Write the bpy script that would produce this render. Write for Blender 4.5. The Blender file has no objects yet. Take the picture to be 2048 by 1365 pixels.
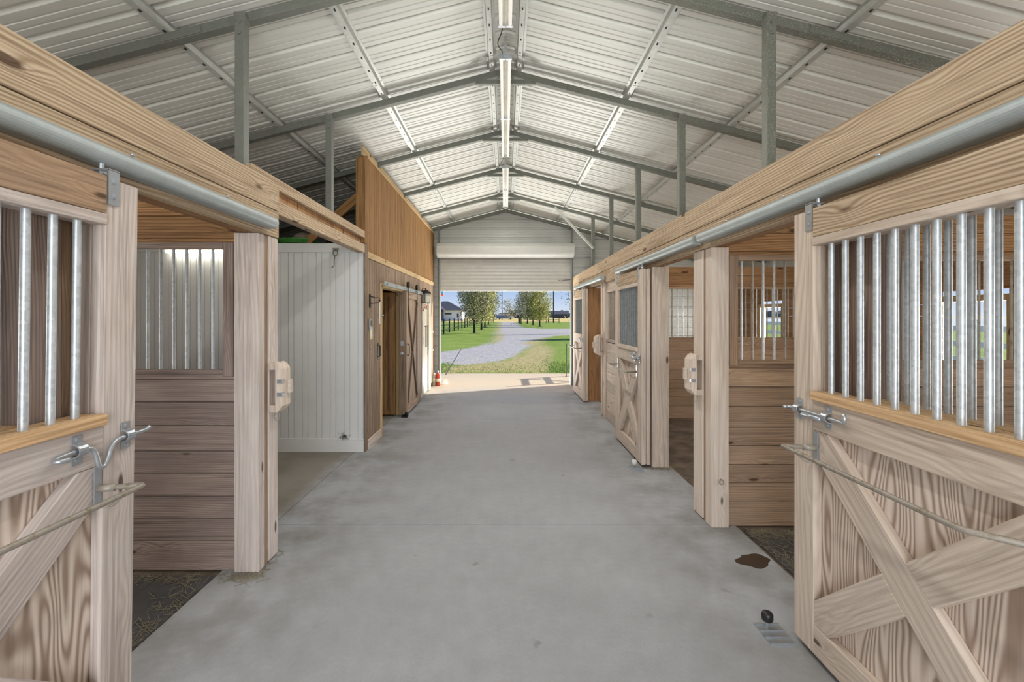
import bpy, bmesh, math, random
from mathutils import Vector, Matrix
random.seed(7)
R = random.Random(11)
sc = bpy.context.scene
COL = sc.collection

# ------------------------------------------------------------------ camera, sky, sun, fill lamps, exposure
cam_d = bpy.data.cameras.new('camera')
cam = bpy.data.objects.new('camera', cam_d); COL.objects.link(cam)
cam.location = (0, 0, 1.6); cam.rotation_euler = (math.pi/2, 0, 0)
cam_d.sensor_width = 36; cam_d.lens = 16.0
cam_d.shift_x = 13/2048; cam_d.shift_y = -50.5/2048
cam_d.clip_start = .05; cam_d.clip_end = 2000
sc.camera = cam
sc.view_settings.view_transform = 'Standard'; sc.view_settings.look = 'None'
sc.view_settings.gamma = 1; sc.view_settings.use_curve_mapping = False
sc.view_settings.exposure = 1.0

world = bpy.data.worlds.new('world'); sc.world = world; world.use_nodes = True
wn = world.node_tree.nodes; wl = world.node_tree.links
wn.clear()
wo = wn.new('ShaderNodeOutputWorld'); wb = wn.new('ShaderNodeBackground')
_tc = wn.new('ShaderNodeTexCoord'); _sp = wn.new('ShaderNodeSeparateXYZ'); _cr = wn.new('ShaderNodeValToRGB')
wl.new(_tc.outputs['Generated'], _sp.inputs[0]); wl.new(_sp.outputs[2], _cr.inputs[0])
for _i, (_p, _c) in enumerate(((0.0, (.72, .80, .92, 1)), (.055, (.42, .57, .84, 1)), (.25, (.20, .36, .72, 1)), (1.0, (.14, .27, .60, 1)))):
    _e = _cr.color_ramp.elements[_i] if _i < 2 else _cr.color_ramp.elements.new(_p)
    _e.position = _p; _e.color = _c
_cr.color_ramp.elements[-1].position = 1.0
wb.inputs[1].default_value = 0.5
wl.new(_cr.outputs[0], wb.inputs[0]); wl.new(wb.outputs[0], wo.inputs[0])

sun_d = bpy.data.lights.new('sun', 'SUN'); sun_d.energy = 3.9; sun_d.angle = math.radians(.6); sun_d.color = (1, .93, .82)
sun = bpy.data.objects.new('sun', sun_d); COL.objects.link(sun)
_el = math.radians(31)
sun.rotation_euler = Vector((-.92*math.cos(_el), -.39*math.cos(_el), -math.sin(_el))).to_track_quat('-Z', 'Y').to_euler()
sun.location = (12, 14, 12)

def area(name, loc, aim, sx, sy, power, color=(1, 1, 1)):
    d = bpy.data.lights.new(name, 'AREA'); d.shape = 'RECTANGLE'; d.size = sx; d.size_y = sy; d.energy = power; d.color = color
    o = bpy.data.objects.new(name, d); COL.objects.link(o); o.location = loc
    o.rotation_euler = (Vector(aim) - Vector(loc)).to_track_quat('-Z', 'Y').to_euler()
    return o
# fill lamps added to brighten the inside: open near end, far apron, stall windows
area('fill_near_opening', (0, -2.9, 1.5), (0, 5, 1.9), 3.4, 2.6, 112, (.97, .985, 1))
area('bounce_fill_far', (0, 11.55, .03), (0, 11.4, 4), 3.0, 1.9, 185, (1, .985, .95))  # added lamp standing in for light bounced off the sunny apron
for _n, _x, _y in (('right', 5.3, 1.0), ('right', 5.3, 5.07), ('right', 5.3, 8.9), ('left', -5.3, 1.0)):
    area('window_fill_'+_n, (_x, _y, 1.39), (0, _y, 1.1), .7, .7, 30, (1, .97, .93))

# ------------------------------------------------------------------ mesh helpers
class MB:
    """collects shapes; every vert carries a wood-grain coordinate (along, across, across) and every shape a tone"""
    def __init__(s): s.v = []; s.f = []; s.g = []; s.t = []; s.mi = []
    def add(s, vs, fs, gs=None, tone=None, mi=0):
        b = len(s.v)
        off = (R.uniform(0, 60), R.uniform(0, 60), R.uniform(0, 60))
        if gs is None: gs = vs
        if tone is None: tone = R.uniform(.8, 1.12)
        s.v += [tuple(v) for v in vs]
        s.g += [(g[0]+off[0], g[1]+off[1], g[2]+off[2]) for g in gs]
        s.t += [tone]*len(vs)
        s.f += [tuple(b+i for i in f) for f in fs]; s.mi += [mi]*len(fs)
        return s
    def box(s, x0, x1, y0, y1, z0, z1, ax='x', tone=None, mi=0, fn=None):
        if x0 > x1: x0, x1 = x1, x0
        if y0 > y1: y0, y1 = y1, y0
        if z0 > z1: z0, z1 = z1, z0
        vs = [(x, y, z) for z in (z0, z1) for y in (y0, y1) for x in (x0, x1)]
        fs = [(0, 2, 3, 1), (4, 5, 7, 6), (0, 1, 5, 4), (2, 6, 7, 3), (0, 4, 6, 2), (1, 3, 7, 5)]
        o = {'x': (0, 1, 2), 'y': (1, 2, 0), 'z': (2, 0, 1)}[ax]
        gs = [(v[o[0]], v[o[1]], v[o[2]]) for v in vs]
        if fn: vs = [fn(*v) for v in vs]
        return s.add(vs, fs, gs, tone, mi)
    def obd(s, p0, p1, wdir, w, t, tone=None, mi=0):
        p0 = Vector(p0); p1 = Vector(p1); d = (p1-p0); L = d.length; d.normalize()
        wd = Vector(wdir); wd = (wd - d*wd.dot(d)).normalized(); n = d.cross(wd)
        vs = []; gs = []
        for a in (0, 1):
            for b in (-1, 1):
                for c in (-1, 1):
                    vs.append(p0 + d*(L*a) + wd*(b*w/2) + n*(c*t/2)); gs.append((L*a, b*w/2, c*t/2))
        fs = [(0, 1, 3, 2), (4, 6, 7, 5), (0, 4, 5, 1), (2, 3, 7, 6), (0, 2, 6, 4), (1, 5, 7, 3)]
        return s.add(vs, fs, gs, tone, mi)
    def tube(s, pts, r, n=10, cap=True, mi=0, tone=1.0):
        pts = [Vector(p) for p in pts]; m = len(pts)
        rr = r if isinstance(r, (list, tuple)) else [r]*m
        prev = None; vs = []; gs = []; fs = []; al = 0
        for i, p in enumerate(pts):
            t = (pts[min(i+1, m-1)] - pts[max(i-1, 0)]).normalized()
            if prev is None:
                u = t.orthogonal().normalized()
            else:
                u = (prev - t*prev.dot(t)).normalized()
            prev = u; w = t.cross(u)
            if i: al += (p-pts[i-1]).length
            for k in range(n):
                a = 2*math.pi*k/n
                vs.append(p + (u*math.cos(a)+w*math.sin(a))*rr[i]); gs.append((al, rr[i]*math.cos(a), rr[i]*math.sin(a)))
        for i in range(m-1):
            for k in range(n):
                fs.append((i*n+k, i*n+(k+1) % n, (i+1)*n+(k+1) % n, (i+1)*n+k))
        if cap:
            fs.append(tuple(range(n-1, -1, -1))); fs.append(tuple((m-1)*n+k for k in range(n)))
        return s.add(vs, fs, gs, tone, mi)
    def prism(s, poly, axis, a0, a1, fn=None, gaxis=None, tone=None, mi=0):
        """poly: 2D points; axis 'x','y','z': extruded along it; the 2D pair is the other two in order"""
        n = len(poly); vs = []
        for a in (a0, a1):
            for (p, q) in poly:
                vs.append({'x': (a, p, q), 'y': (p, a, q), 'z': (p, q, a)}[axis])
        gs = None
        if gaxis is None: gaxis = axis
        if isinstance(gaxis, str):
            o = {'x': (0, 1, 2), 'y': (1, 2, 0), 'z': (2, 0, 1)}[gaxis]
            gs = [(v[o[0]], v[o[1]], v[o[2]]) for v in vs]
        else:
            d = Vector(gaxis).normalized(); e = d.orthogonal().normalized(); h = d.cross(e)
            gs = [(Vector(v).dot(d), Vector(v).dot(e), Vector(v).dot(h)) for v in vs]
        if fn: vs = [fn(*v) for v in vs]
        fs = [tuple(range(n-1, -1, -1)), tuple(range(n, 2*n))] + [(i, (i+1) % n, n+(i+1) % n, n+i) for i in range(n)]
        return s.add(vs, fs, gs, tone, mi)
    def lathe(s, prof, c, n=16, mi=0, tone=1.0):
        vs = []; fs = []
        for (r, z) in prof:
            for k in range(n):
                a = 2*math.pi*k/n; vs.append((c[0]+r*math.cos(a), c[1]+r*math.sin(a), c[2]+z))
        for i in range(len(prof)-1):
            for k in range(n): fs.append((i*n+k, i*n+(k+1) % n, (i+1)*n+(k+1) % n, (i+1)*n+k))
        fs.append(tuple(range(n-1, -1, -1))); fs.append(tuple((len(prof)-1)*n+k for k in range(n)))
        return s.add(vs, fs, None, tone, mi)
    def build(s, name, mat, parent=None, bevel=0, smooth=False, kind=None, recalc=True, loc=None):
        me = bpy.data.meshes.new(name)
        off = Vector((0, 0, 0))
        if parent is not None:
            p = parent
            while p is not None: off += p.location; p = p.parent
        elif loc is not None: off = Vector(loc)
        me.from_pydata([(v[0]-off[0], v[1]-off[1], v[2]-off[2]) for v in s.v], [], s.f)
        a = me.attributes.new('gc', 'FLOAT_VECTOR', 'POINT'); a.data.foreach_set('vector', [c for g in s.g for c in g])
        a = me.attributes.new('tone', 'FLOAT', 'POINT'); a.data.foreach_set('value', s.t)
        mats = mat if isinstance(mat, (list, tuple)) else [mat]
        for m in mats: me.materials.append(m)
        me.polygons.foreach_set('material_index', s.mi)
        if recalc:
            bm = bmesh.new(); bm.from_mesh(me); bmesh.ops.recalc_face_normals(bm, faces=bm.faces); bm.to_mesh(me); bm.free()
        if smooth:
            me.polygons.foreach_set('use_smooth', [True]*len(me.polygons))
        me.update()
        o = bpy.data.objects.new(name, me); COL.objects.link(o)
        if parent is not None: o.parent = parent
        elif loc is not None: o.location = loc
        if bevel:
            b = o.modifiers.new('bevel', 'BEVEL'); b.width = bevel; b.segments = 2; b.limit_method = 'ANGLE'
        if kind: o['kind'] = kind
        return o

def thing(name, label, cat, loc=(0, 0, 0), group=None):
    o = bpy.data.objects.new(name, None); COL.objects.link(o); o.location = loc
    o.empty_display_size = .1
    return tag(o, label, cat, group)
def tag(o, label, cat, group=None, kind=None):
    o['label'] = label; o['category'] = cat
    if group: o['group'] = group
    if kind: o['kind'] = kind
    return o
def lab(o, label): o['label'] = label; return o

# ------------------------------------------------------------------ materials
def srgb(r, g, b):
    f = lambda c: (c/255/12.92) if c/255 <= .04045 else ((c/255+.055)/1.055)**2.4
    return (f(r), f(g), f(b), 1)
class NT:
    def __init__(s, name):
        s.m = bpy.data.materials.new(name); s.m.use_nodes = True; s.nt = s.m.node_tree; s.n = s.nt.nodes
        s.b = s.n['Principled BSDF']
    def new(s, t, **k):
        n = s.n.new(t)
        for a, v in k.items(): setattr(n, a, v)
        return n
    def link(s, a, b): s.nt.links.new(a, b)
    def math(s, op, a, b=None, c=None, clamp=False):
        n = s.new('ShaderNodeMath', operation=op); n.use_clamp = clamp
        for i, x in enumerate((a, b, c)):
            if x is None: continue
            if isinstance(x, (int, float)): n.inputs[i].default_value = x
            else: s.link(x, n.inputs[i])
        return n.outputs[0]
    def noise(s, vec, scale, detail=2, rough=.5, dist=0):
        n = s.new('ShaderNodeTexNoise'); n.inputs['Scale'].default_value = scale; n.inputs['Detail'].default_value = detail
        n.inputs['Roughness'].default_value = rough; n.inputs['Distortion'].default_value = dist
        s.link(vec, n.inputs['Vector']); return n.outputs['Fac']
    def mapping(s, vec, sc_, loc=(0, 0, 0)):
        n = s.new('ShaderNodeMapping'); n.inputs['Scale'].default_value = sc_; n.inputs['Location'].default_value = loc
        s.link(vec, n.inputs['Vector']); return n.outputs[0]
    def ramp(s, fac, a, b, ca=(0, 0, 0, 1), cb=(1, 1, 1, 1)):
        n = s.new('ShaderNodeMapRange'); n.inputs[1].default_value = a; n.inputs[2].default_value = b
        s.link(fac, n.inputs[0]); return n.outputs[0]
    def mix(s, fac, a, b, mode='MIX'):
        n = s.new('ShaderNodeMix', data_type='RGBA', blend_type=mode)
        for i, x in ((0, fac), (6, a), (7, b)):
            if isinstance(x, (int, float)): n.inputs[i].default_value = x
            elif isinstance(x, tuple): n.inputs[i].default_value = x
            else: s.link(x, n.inputs[i])
        return n.outputs[2]
    def bump(s, h, strength=.3, dist=.002):
        n = s.new('ShaderNodeBump'); n.inputs['Strength'].default_value = strength; n.inputs['Distance'].default_value = dist
        s.link(h, n.inputs['Height']); s.link(n.outputs[0], s.b.inputs['Normal'])
    def fin(s, col=None, rough=.6, metal=0, spec=None):
        if col is not None:
            if isinstance(col, tuple): s.b.inputs['Base Color'].default_value = col
            else: s.link(col, s.b.inputs['Base Color'])
        if isinstance(rough, (int, float)): s.b.inputs['Roughness'].default_value = rough
        else: s.link(rough, s.b.inputs['Roughness'])
        s.b.inputs['Metallic'].default_value = metal
        if spec is not None: s.b.inputs['Specular IOR Level'].default_value = spec
        return s.m

def wood(name, light, dark, knotc=(70, 45, 28), stain=(120, 105, 95), lines=55, warp=3.0, contrast=.6, knots=.10, stain_amt=.35,
         weather=None, weather_amt=0, fib=.35, sharp=1.6):
    t = NT(name)
    gc = t.new('ShaderNodeAttribute', attribute_name='gc').outputs['Vector']
    tone = t.new('ShaderNodeAttribute', attribute_name='tone').outputs['Fac']
    sep = t.new('ShaderNodeSeparateXYZ'); t.link(gc, sep.inputs[0])
    n1 = t.noise(t.mapping(gc, (.7, 5, 5)), 1, 1.5, .45)
    # knots
    v = t.new('ShaderNodeTexVoronoi'); v.inputs['Scale'].default_value = 1; t.link(t.mapping(gc, (2.0, 6.5, 6.5)), v.inputs['Vector'])
    kd = v.outputs['Distance']
    kr = t.math('POWER', t.math('MULTIPLY', t.ramp(kd, .45, .0), 1.0, clamp=True), 2.0)
    ac = t.math('ADD', sep.outputs[1], sep.outputs[2])
    ph = t.math('ADD', t.math('MULTIPLY', ac, lines), t.math('MULTIPLY', n1, warp*2.2))
    ph = t.math('ADD', ph, t.math('MULTIPLY', kr, 3.5))
    ring = t.math('MULTIPLY_ADD', t.math('SINE', t.math('MULTIPLY', ph, 6.2832)), .5, .5)
    ring = t.math('POWER', ring, sharp)
    patch = t.noise(t.mapping(gc, (.8, 3, 3)), 1.3, 2)
    rc = t.math('MULTIPLY', ring, t.ramp(patch, .05, .5) if name != 'weathered_plywood' else t.ramp(patch, -.5, .3))
    c = t.mix(t.math('MULTIPLY', rc, contrast), srgb(*light), srgb(*dark))
    fb = t.noise(t.mapping(gc, (3, 130, 130)), 1, 2, .6)
    fbr = t.ramp(fb, .3, .75)
    c = t.mix(t.math('MULTIPLY', fbr, fib), c, srgb(*dark))
    fl = t.ramp(t.noise(t.mapping(gc, (1.5, 60, 60), (3, 1, 7)), 1, 3, .65), .52, .62)
    dk2 = tuple(q*.55 for q in srgb(*dark)[:3])+(1,)
    c = t.mix(t.math('MULTIPLY', fl, fib*1.1), c, dk2)
    bl = t.ramp(t.noise(t.mapping(gc, (5, 14, 14), (9, 2, 4)), 1, 5, .65), .35, .7)
    c = t.mix(t.math('MULTIPLY', bl, stain_amt*.5), c, srgb(*stain))
    st = t.ramp(t.noise(t.mapping(gc, (1.1, 5, 5)), 1.2, 4, .6), .48, .72)
    c = t.mix(t.math('MULTIPLY', st, stain_amt), c, srgb(*stain))
    if weather:
        geo = t.new('ShaderNodeNewGeometry').outputs['Position']
        wv = t.ramp(t.noise(geo, .9, 3, .6), .35, .65)
        c = t.mix(t.math('MULTIPLY', wv, weather_amt), c, srgb(*weather))
    if knots:
        kc = t.ramp(kd, knots, knots*.62)
        c = t.mix(t.math('MULTIPLY', kc, .85), c, srgb(*knotc))
    c = t.mix(1.0, c, t.new('ShaderNodeCombineColor').outputs[0], 'MULTIPLY')
    cc = t.n[-1]
    for nd in t.n:
        if nd.bl_idname == 'ShaderNodeCombineColor':
            for i in range(3): t.link(tone, nd.inputs[i])
    t.bump(t.math('ADD', t.math('MULTIPLY', ring, -.6), t.math('MULTIPLY', fb, -.7)), .35, .0015)
    return t.fin(c, .78, 0, .25)

M = {}
M['grey_wood'] = wood('weathered_grey_wood', (220, 207, 197), (152, 133, 121), stain=(142, 126, 118), lines=40, contrast=.5, stain_amt=.5, weather=(216, 209, 206), weather_amt=.45, fib=.45)
M['door_wood'] = wood('door_frame_wood', (224, 208, 191), (162, 141, 123), stain=(166, 148, 132), lines=30, contrast=.42, stain_amt=.45, weather=(216, 206, 198), weather_amt=.4, fib=.33)
M['ply'] = wood('weathered_plywood', (228, 213, 200), (156, 134, 117), stain=(186, 168, 156), lines=1.5, warp=11, contrast=.95, knots=0, stain_amt=.15, fib=.15, sharp=1.5)
M['fresh'] = wood('fresh_pine', (226, 192, 150), (186, 142, 96), lines=45, contrast=.6, stain_amt=.15, knots=.06)
M['header'] = wood('header_beam_wood', (212, 192, 164), (136, 108, 80), stain=(166, 142, 114), lines=60, warp=2.6, contrast=.75, stain_amt=.3, knots=.14, fib=.4)
M['brown_wood'] = wood('stall_board_brown', (196, 154, 110), (130, 90, 56), stain=(116, 82, 56), lines=55, contrast=.65, stain_amt=.4, knots=.13, fib=.45)
M['stall_wood'] = wood('stall_board_weathered', (188, 168, 154), (108, 88, 78), stain=(96, 80, 74), lines=80, contrast=.7, stain_amt=.6, weather=(168, 154, 150), weather_amt=.5, fib=.6)
M['stall_wood_r'] = wood('stall_board_tan', (194, 162, 130), (126, 96, 70), stain=(108, 86, 68), lines=60, contrast=.6, stain_amt=.45, weather=(176, 156, 140), weather_amt=.4, fib=.5)
M['siding'] = wood('amber_plywood_siding', (184, 144, 96), (124, 86, 50), stain=(132, 94, 58), lines=50, contrast=.45, knots=.05, stain_amt=.4, fib=.6)
M['siding_low'] = wood('grey_brown_plywood_siding', (188, 164, 140), (114, 92, 76), stain=(110, 92, 76), lines=50, contrast=.5, knots=.05, stain_amt=.5, fib=.6)
M['siding_trim'] = wood('pale_trim_board', (218, 190, 146), (176, 142, 98), lines=50, contrast=.5, stain_amt=.2)
M['dark_wood'] = wood('dark_door_brace', (110, 88, 72), (70, 54, 44), lines=50, contrast=.4)

def galv(name, base, spangle=.12, rough=.42, metal=.75, drops=0, rust=0):
    t = NT(name)
    pos = t.new('ShaderNodeTexCoord').outputs['Object']
    v = t.new('ShaderNodeTexVoronoi'); v.inputs['Scale'].default_value = 70; t.link(pos, v.inputs['Vector'])
    s = t.new('ShaderNodeSeparateColor'); t.link(v.outputs['Color'], s.inputs[0])
    n = t.noise(pos, 9, 4, .6)
    f = t.math('ADD', t.math('MULTIPLY', s.outputs[0], spangle), t.math('MULTIPLY', t.ramp(n, .3, .7), .2))
    dk = tuple(c*.35 for c in srgb(*base)[:3])+(1,)
    c = t.mix(f, srgb(*base), dk)
    if rust:
        c = t.mix(t.math('MULTIPLY', t.ramp(t.noise(pos, 30, 4, .7), .5, .68), rust), c, srgb(120, 100, 70))
    if drops:
        v2 = t.new('ShaderNodeTexVoronoi'); v2.inputs['Scale'].default_value = 90; t.link(pos, v2.inputs['Vector'])
        d = t.ramp(v2.outputs['Distance'], .45, .15)
        c = t.mix(t.math('MULTIPLY', d, drops), c, srgb(170, 170, 158))
        t.bump(d, .6, .003)
    return t.fin(c, rough, metal)
M['galv'] = galv('galvanised_steel', (206, 212, 216), metal=.5, rough=.42, spangle=.3)
M['bar_dark'] = galv('dull_bar_steel', (138, 146, 148), metal=.5, rough=.5, spangle=.4, rust=.4)
M['track'] = galv('galvanised_track', (172, 180, 180), metal=.35, rough=.5, spangle=.08)
M['truss'] = galv('galvanised_truss_steel', (132, 135, 127), metal=.4, rough=.55, rust=.15)
M['truss_wet'] = galv('mottled_truss_steel', (128, 130, 120), metal=.35, rough=.5, drops=.55)
M['purlin'] = galv('bright_purlin_steel', (206, 208, 202), metal=.35, rough=.4)
M['barrust'] = galv('rusty_bar_steel', (170, 162, 150), metal=.4, rough=.55, rust=.7)
M['zinc'] = galv('zinc_hardware', (190, 196, 202), metal=.7, rough=.35)

def plain(name, c, rough=.6, metal=0, var=.08, scale=6, bump=0, emit=None, spec=None):
    t = NT(name)
    pos = t.new('ShaderNodeTexCoord').outputs['Object']
    n = t.ramp(t.noise(pos, scale, 4, .6), .3, .7)
    a = srgb(*c); b = tuple(x*(1-var*2.2) for x in a[:3])+(1,)
    col = t.mix(n, a, b)
    if bump: t.bump(t.noise(pos, scale*12, 3), bump, .004)
    if emit:
        t.b.inputs['Emission Color'].default_value = srgb(*c); t.b.inputs['Emission Strength'].default_value = emit
    return t.fin(col, rough, metal, spec)
M['black'] = plain('black_plastic', (28, 28, 30), .4)
M['black_iron'] = plain('black_iron', (30, 28, 27), .5, .5)
M['white'] = plain('white_painted_panel', (226, 227, 225), .5, var=.03, scale=3)
M['white_door'] = plain('cream_door_paint', (200, 190, 170), .5, var=.04)
M['slot'] = plain('slot_shadow', (40, 40, 38), .8)
M['fluoro'] = plain('fluorescent_fixture_white', (226, 224, 216), .45, var=.12, scale=10)
M['tube'] = plain('fluorescent_tube_glass', (250, 246, 235), .3, emit=.28)
M['rubber'] = plain('rubber_mat', (84, 82, 82), .8, var=.2, scale=4, bump=.4)
M['fence'] = plain('black_fence_paint', (34, 33, 34), .6)
M['rollup'] = plain('rolling_door_paint', (205, 206, 200), .4, var=.04)
M['roofm'] = plain('roof_shingle', (74, 78, 90), .8, var=.2, scale=2)
M['housew'] = plain('house_siding_white', (236, 238, 242), .6, var=.02)
M['glass_dark'] = plain('dark_window_glass', (50, 54, 62), .15)
M['vanblue'] = plain('blue_tarp', (110, 135, 175), .5)
M['vanwhite'] = plain('vehicle_white', (230, 232, 238), .4)
M['barnred'] = plain('barn_red', (96, 60, 56), .7)
M['barnwhite'] = plain('barn_white', (205, 210, 220), .7)
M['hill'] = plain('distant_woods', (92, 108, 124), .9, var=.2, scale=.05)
M['pole'] = plain('utility_pole_wood', (86, 82, 80), .8)
M['leaf_a'] = plain('spring_leaf_yellow_green', (196, 192, 84), .55, var=.25, scale=.8)
M['leaf_b'] = plain('spring_leaf_olive', (146, 146, 88), .55, var=.25, scale=.8)
M['bark'] = plain('tree_bark', (58, 50, 44), .9)
M['mulch'] = plain('mulch', (66, 54, 44), .95, var=.3, scale=8)
M['straw'] = plain('straw', (150, 140, 118), .7, var=.2)
M['red'] = plain('red_cylinder_paint', (196, 70, 48), .35)
M['redleaf'] = plain('rust_orange_decoration', (196, 92, 52), .6)
M['green'] = plain('green_hose', (70, 150, 60), .4)
M['label'] = plain('cream_label', (232, 228, 196), .6)
M['paper_y'] = plain('yellow_card', (226, 222, 150), .6)
M['web'] = plain('dusty_debris', (70, 72, 66), .95)
M['blue'] = plain('blue_feeder', (60, 140, 190), .5)
M['pane'] = plain('lantern_pane', (225, 222, 205), .2)
M['dirt'] = plain('stall_dirt', (128, 112, 96), .95, var=.3, scale=5, bump=.6)
M['strap'] = plain('white_strap', (228, 228, 224), .6)
M['bluechalk'] = plain('blue_crayon', (70, 120, 170), .8)

def roof_mat(name, c):
    t = NT(name)
    pos = t.new('ShaderNodeTexCoord').outputs['Object']
    s = t.ramp(t.noise(t.mapping(pos, (1.2, 9, 1.2)), 1.5, 4, .6), .3, .7)
    col = t.mix(t.math('MULTIPLY', s, .3), srgb(*c), srgb(int(c[0]*.82), int(c[1]*.83), int(c[2]*.82)))
    return t.fin(col, .42, .1, .4)
M['roof'] = roof_mat('roof_panel_underside', (228, 228, 221))
M['endwall'] = roof_mat('end_wall_panel', (196, 198, 194))

def concrete():
    t = NT('aisle_concrete')
    pos = t.new('ShaderNodeNewGeometry').outputs['Position']
    sep = t.new('ShaderNodeSeparateXYZ'); t.link(pos, sep.inputs[0])
    n = t.ramp(t.noise(pos, 1.1, 9, .72), .3, .7)
    n2 = t.ramp(t.noise(pos, 9, 7, .75), .35, .75)
    c = t.mix(n, srgb(170, 172, 175), srgb(156, 158, 161))
    c = t.mix(t.math('MULTIPLY', n2, .35), c, srgb(136, 135, 132))
    # scattered dark spots
    v = t.new('ShaderNodeTexVoronoi'); v.inputs['Scale'].default_value = 3.3
    wv = t.new('ShaderNodeVectorMath', operation='ADD'); t.link(pos, wv.inputs[0])
    nn = t.new('ShaderNodeTexNoise'); nn.inputs['Scale'].default_value = 14; t.link(pos, nn.inputs['Vector'])
    sc1 = t.new('ShaderNodeVectorMath', operation='SCALE'); sc1.inputs['Scale'].default_value = .12; t.link(nn.outputs['Color'], sc1.inputs[0])
    t.link(sc1.outputs[0], wv.inputs[1]); t.link(wv.outputs[0], v.inputs['Vector'])
    sp = t.ramp(v.outputs['Distance'], .11, .05)
    gate = t.ramp(t.noise(pos, 1.3, 1), .46, .55)
    c = t.mix(t.math('MULTIPLY', t.math('MULTIPLY', sp, gate), .5), c, srgb(110, 106, 98))
    # dirt worn in along the stall fronts
    ax = t.math('ABSOLUTE', sep.outputs[0])
    ed = t.math('MULTIPLY', t.ramp(ax, .8, 1.5), t.ramp(t.noise(pos, 2.2, 4, .6), .42, .66))
    c = t.mix(t.math('MULTIPLY', ed, .6), c, srgb(112, 106, 96))
    # tan wash in the bay beyond the aisle joint
    c = t.mix(t.math('MULTIPLY', t.ramp(ax, 1.74, 1.9), .6), c, srgb(124, 112, 92))
    # apron: warm sunlit tone put into the colour, starting inside the doorway
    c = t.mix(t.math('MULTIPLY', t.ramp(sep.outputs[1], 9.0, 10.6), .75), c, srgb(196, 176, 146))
    fine = t.noise(pos, 160, 3, .7)
    c = t.mix(t.math('MULTIPLY', t.ramp(fine, .45, .8), .22), c, srgb(112, 110, 106))
    t.bump(t.math('ADD', fine, t.math('MULTIPLY', n2, 2)), .18, .003)
    return t.fin(c, .72, 0, .3)
M['concrete'] = concrete()

def ground_mat():
    t = NT('pasture_ground')
    pos = t.new('ShaderNodeNewGeometry').outputs['Position']
    gv = t.new('ShaderNodeAttribute', attribute_name='gravel').outputs['Fac']
    dv = t.new('ShaderNodeAttribute', attribute_name='dry').outputs['Fac']
    n1 = t.noise(pos, 2.2, 6, .7); n2 = t.noise(pos, 25, 4, .7); n3 = t.noise(pos, .5, 3, .5)
    g = t.mix(t.ramp(t.noise(pos, 11, 6, .8), .35, .65), srgb(138, 160, 66), srgb(74, 98, 36))
    g = t.mix(t.math('MULTIPLY', t.ramp(n3, .4, .7), .4), g, srgb(150, 168, 84))
    g = t.mix(t.math('MULTIPLY', t.ramp(n1, .55, .75), .35), g, srgb(176, 166, 110))
    dr = t.mix(t.ramp(t.noise(pos, 7, 6, .8), .35, .65), srgb(190, 172, 128), srgb(128, 128, 76))
    gr = t.mix(t.ramp(t.noise(pos, 9, 6, .8), .35, .65), srgb(196, 193, 192), srgb(120, 118, 120))
    gr = t.mix(t.math('MULTIPLY', t.ramp(n1, .5, .7), .45), gr, srgb(186, 172, 142))
    jn = t.math('MULTIPLY', t.math('SUBTRACT', t.noise(pos, 3.5, 6, .75), .5), 2.4)
    dm = t.ramp(t.math('ADD', dv, jn), .4, .6); gm = t.ramp(t.math('ADD', gv, t.math('MULTIPLY', t.math('SUBTRACT', t.noise(pos, 5, 6, .75), .5), 2.0)), .38, .62)
    c = t.mix(dm, g, dr); c = t.mix(gm, c, gr)
    # far hay field
    sep = t.new('ShaderNodeSeparateXYZ'); t.link(pos, sep.inputs[0])
    c = t.mix(t.math('MULTIPLY', t.ramp(sep.outputs[1], 118, 122), .9), c, t.mix(t.ramp(n3, .3, .7), srgb(214, 190, 130), srgb(186, 168, 104)))
    t.bump(n2, .6, .03)
    return t.fin(c, .9, 0, .15)
M['ground'] = ground_mat()

# ------------------------------------------------------------------ floor, ground
RZ = lambda x: 4.10 - .26*abs(x)     # underside of the roof sheet
EY = 10.55
b = MB(); jg = .003
xs = [-5.25, -1.78, 1.755, 2.0]
for (x0, x1) in ((-1.78, 1.755),):
    for (y0, y1) in ((-3.2, -.1), (-.1, 3.483), (3.483, 7.0), (7.0, EY)):
        b.box(x0+jg, x1-jg, y0+jg, y1-jg, -.1, 0)
b.box(-5.25, -1.78-jg, 3.0, EY-jg, -.1, 0)
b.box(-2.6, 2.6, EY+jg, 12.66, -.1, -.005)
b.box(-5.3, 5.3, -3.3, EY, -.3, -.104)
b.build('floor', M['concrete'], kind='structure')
b = MB()
for (s, y0, y1) in ((1, -3.2, EY), (-1, -3.2, 3.0)):
    x0, x1 = (1.763, 5.2) if s > 0 else (-5.2, -1.788)
    y = y0
    while y < y1-.01:
        yy = min(y+1.22, y1); b.box(x0, x1, y+.003, yy-.003, -.09, -.02); y = yy
b.build('floor', M['dirt'], kind='structure')
b = MB(); b.box(-3.6, -1.792, .2, 2.82, -.02, -.008)
tag(b.build('rubber_mat', M['rubber'], bevel=.003), 'dark rubber stall mat inside the left stall doorway', 'mat')
b = MB(); b.box(1.79, 3.6, 1.9, 3.42, -.02, -.010)
tag(b.build('rubber_mat', M['rubber'], bevel=.003), 'dark rubber stall mat inside the nearest right stall doorway', 'mat')

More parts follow.
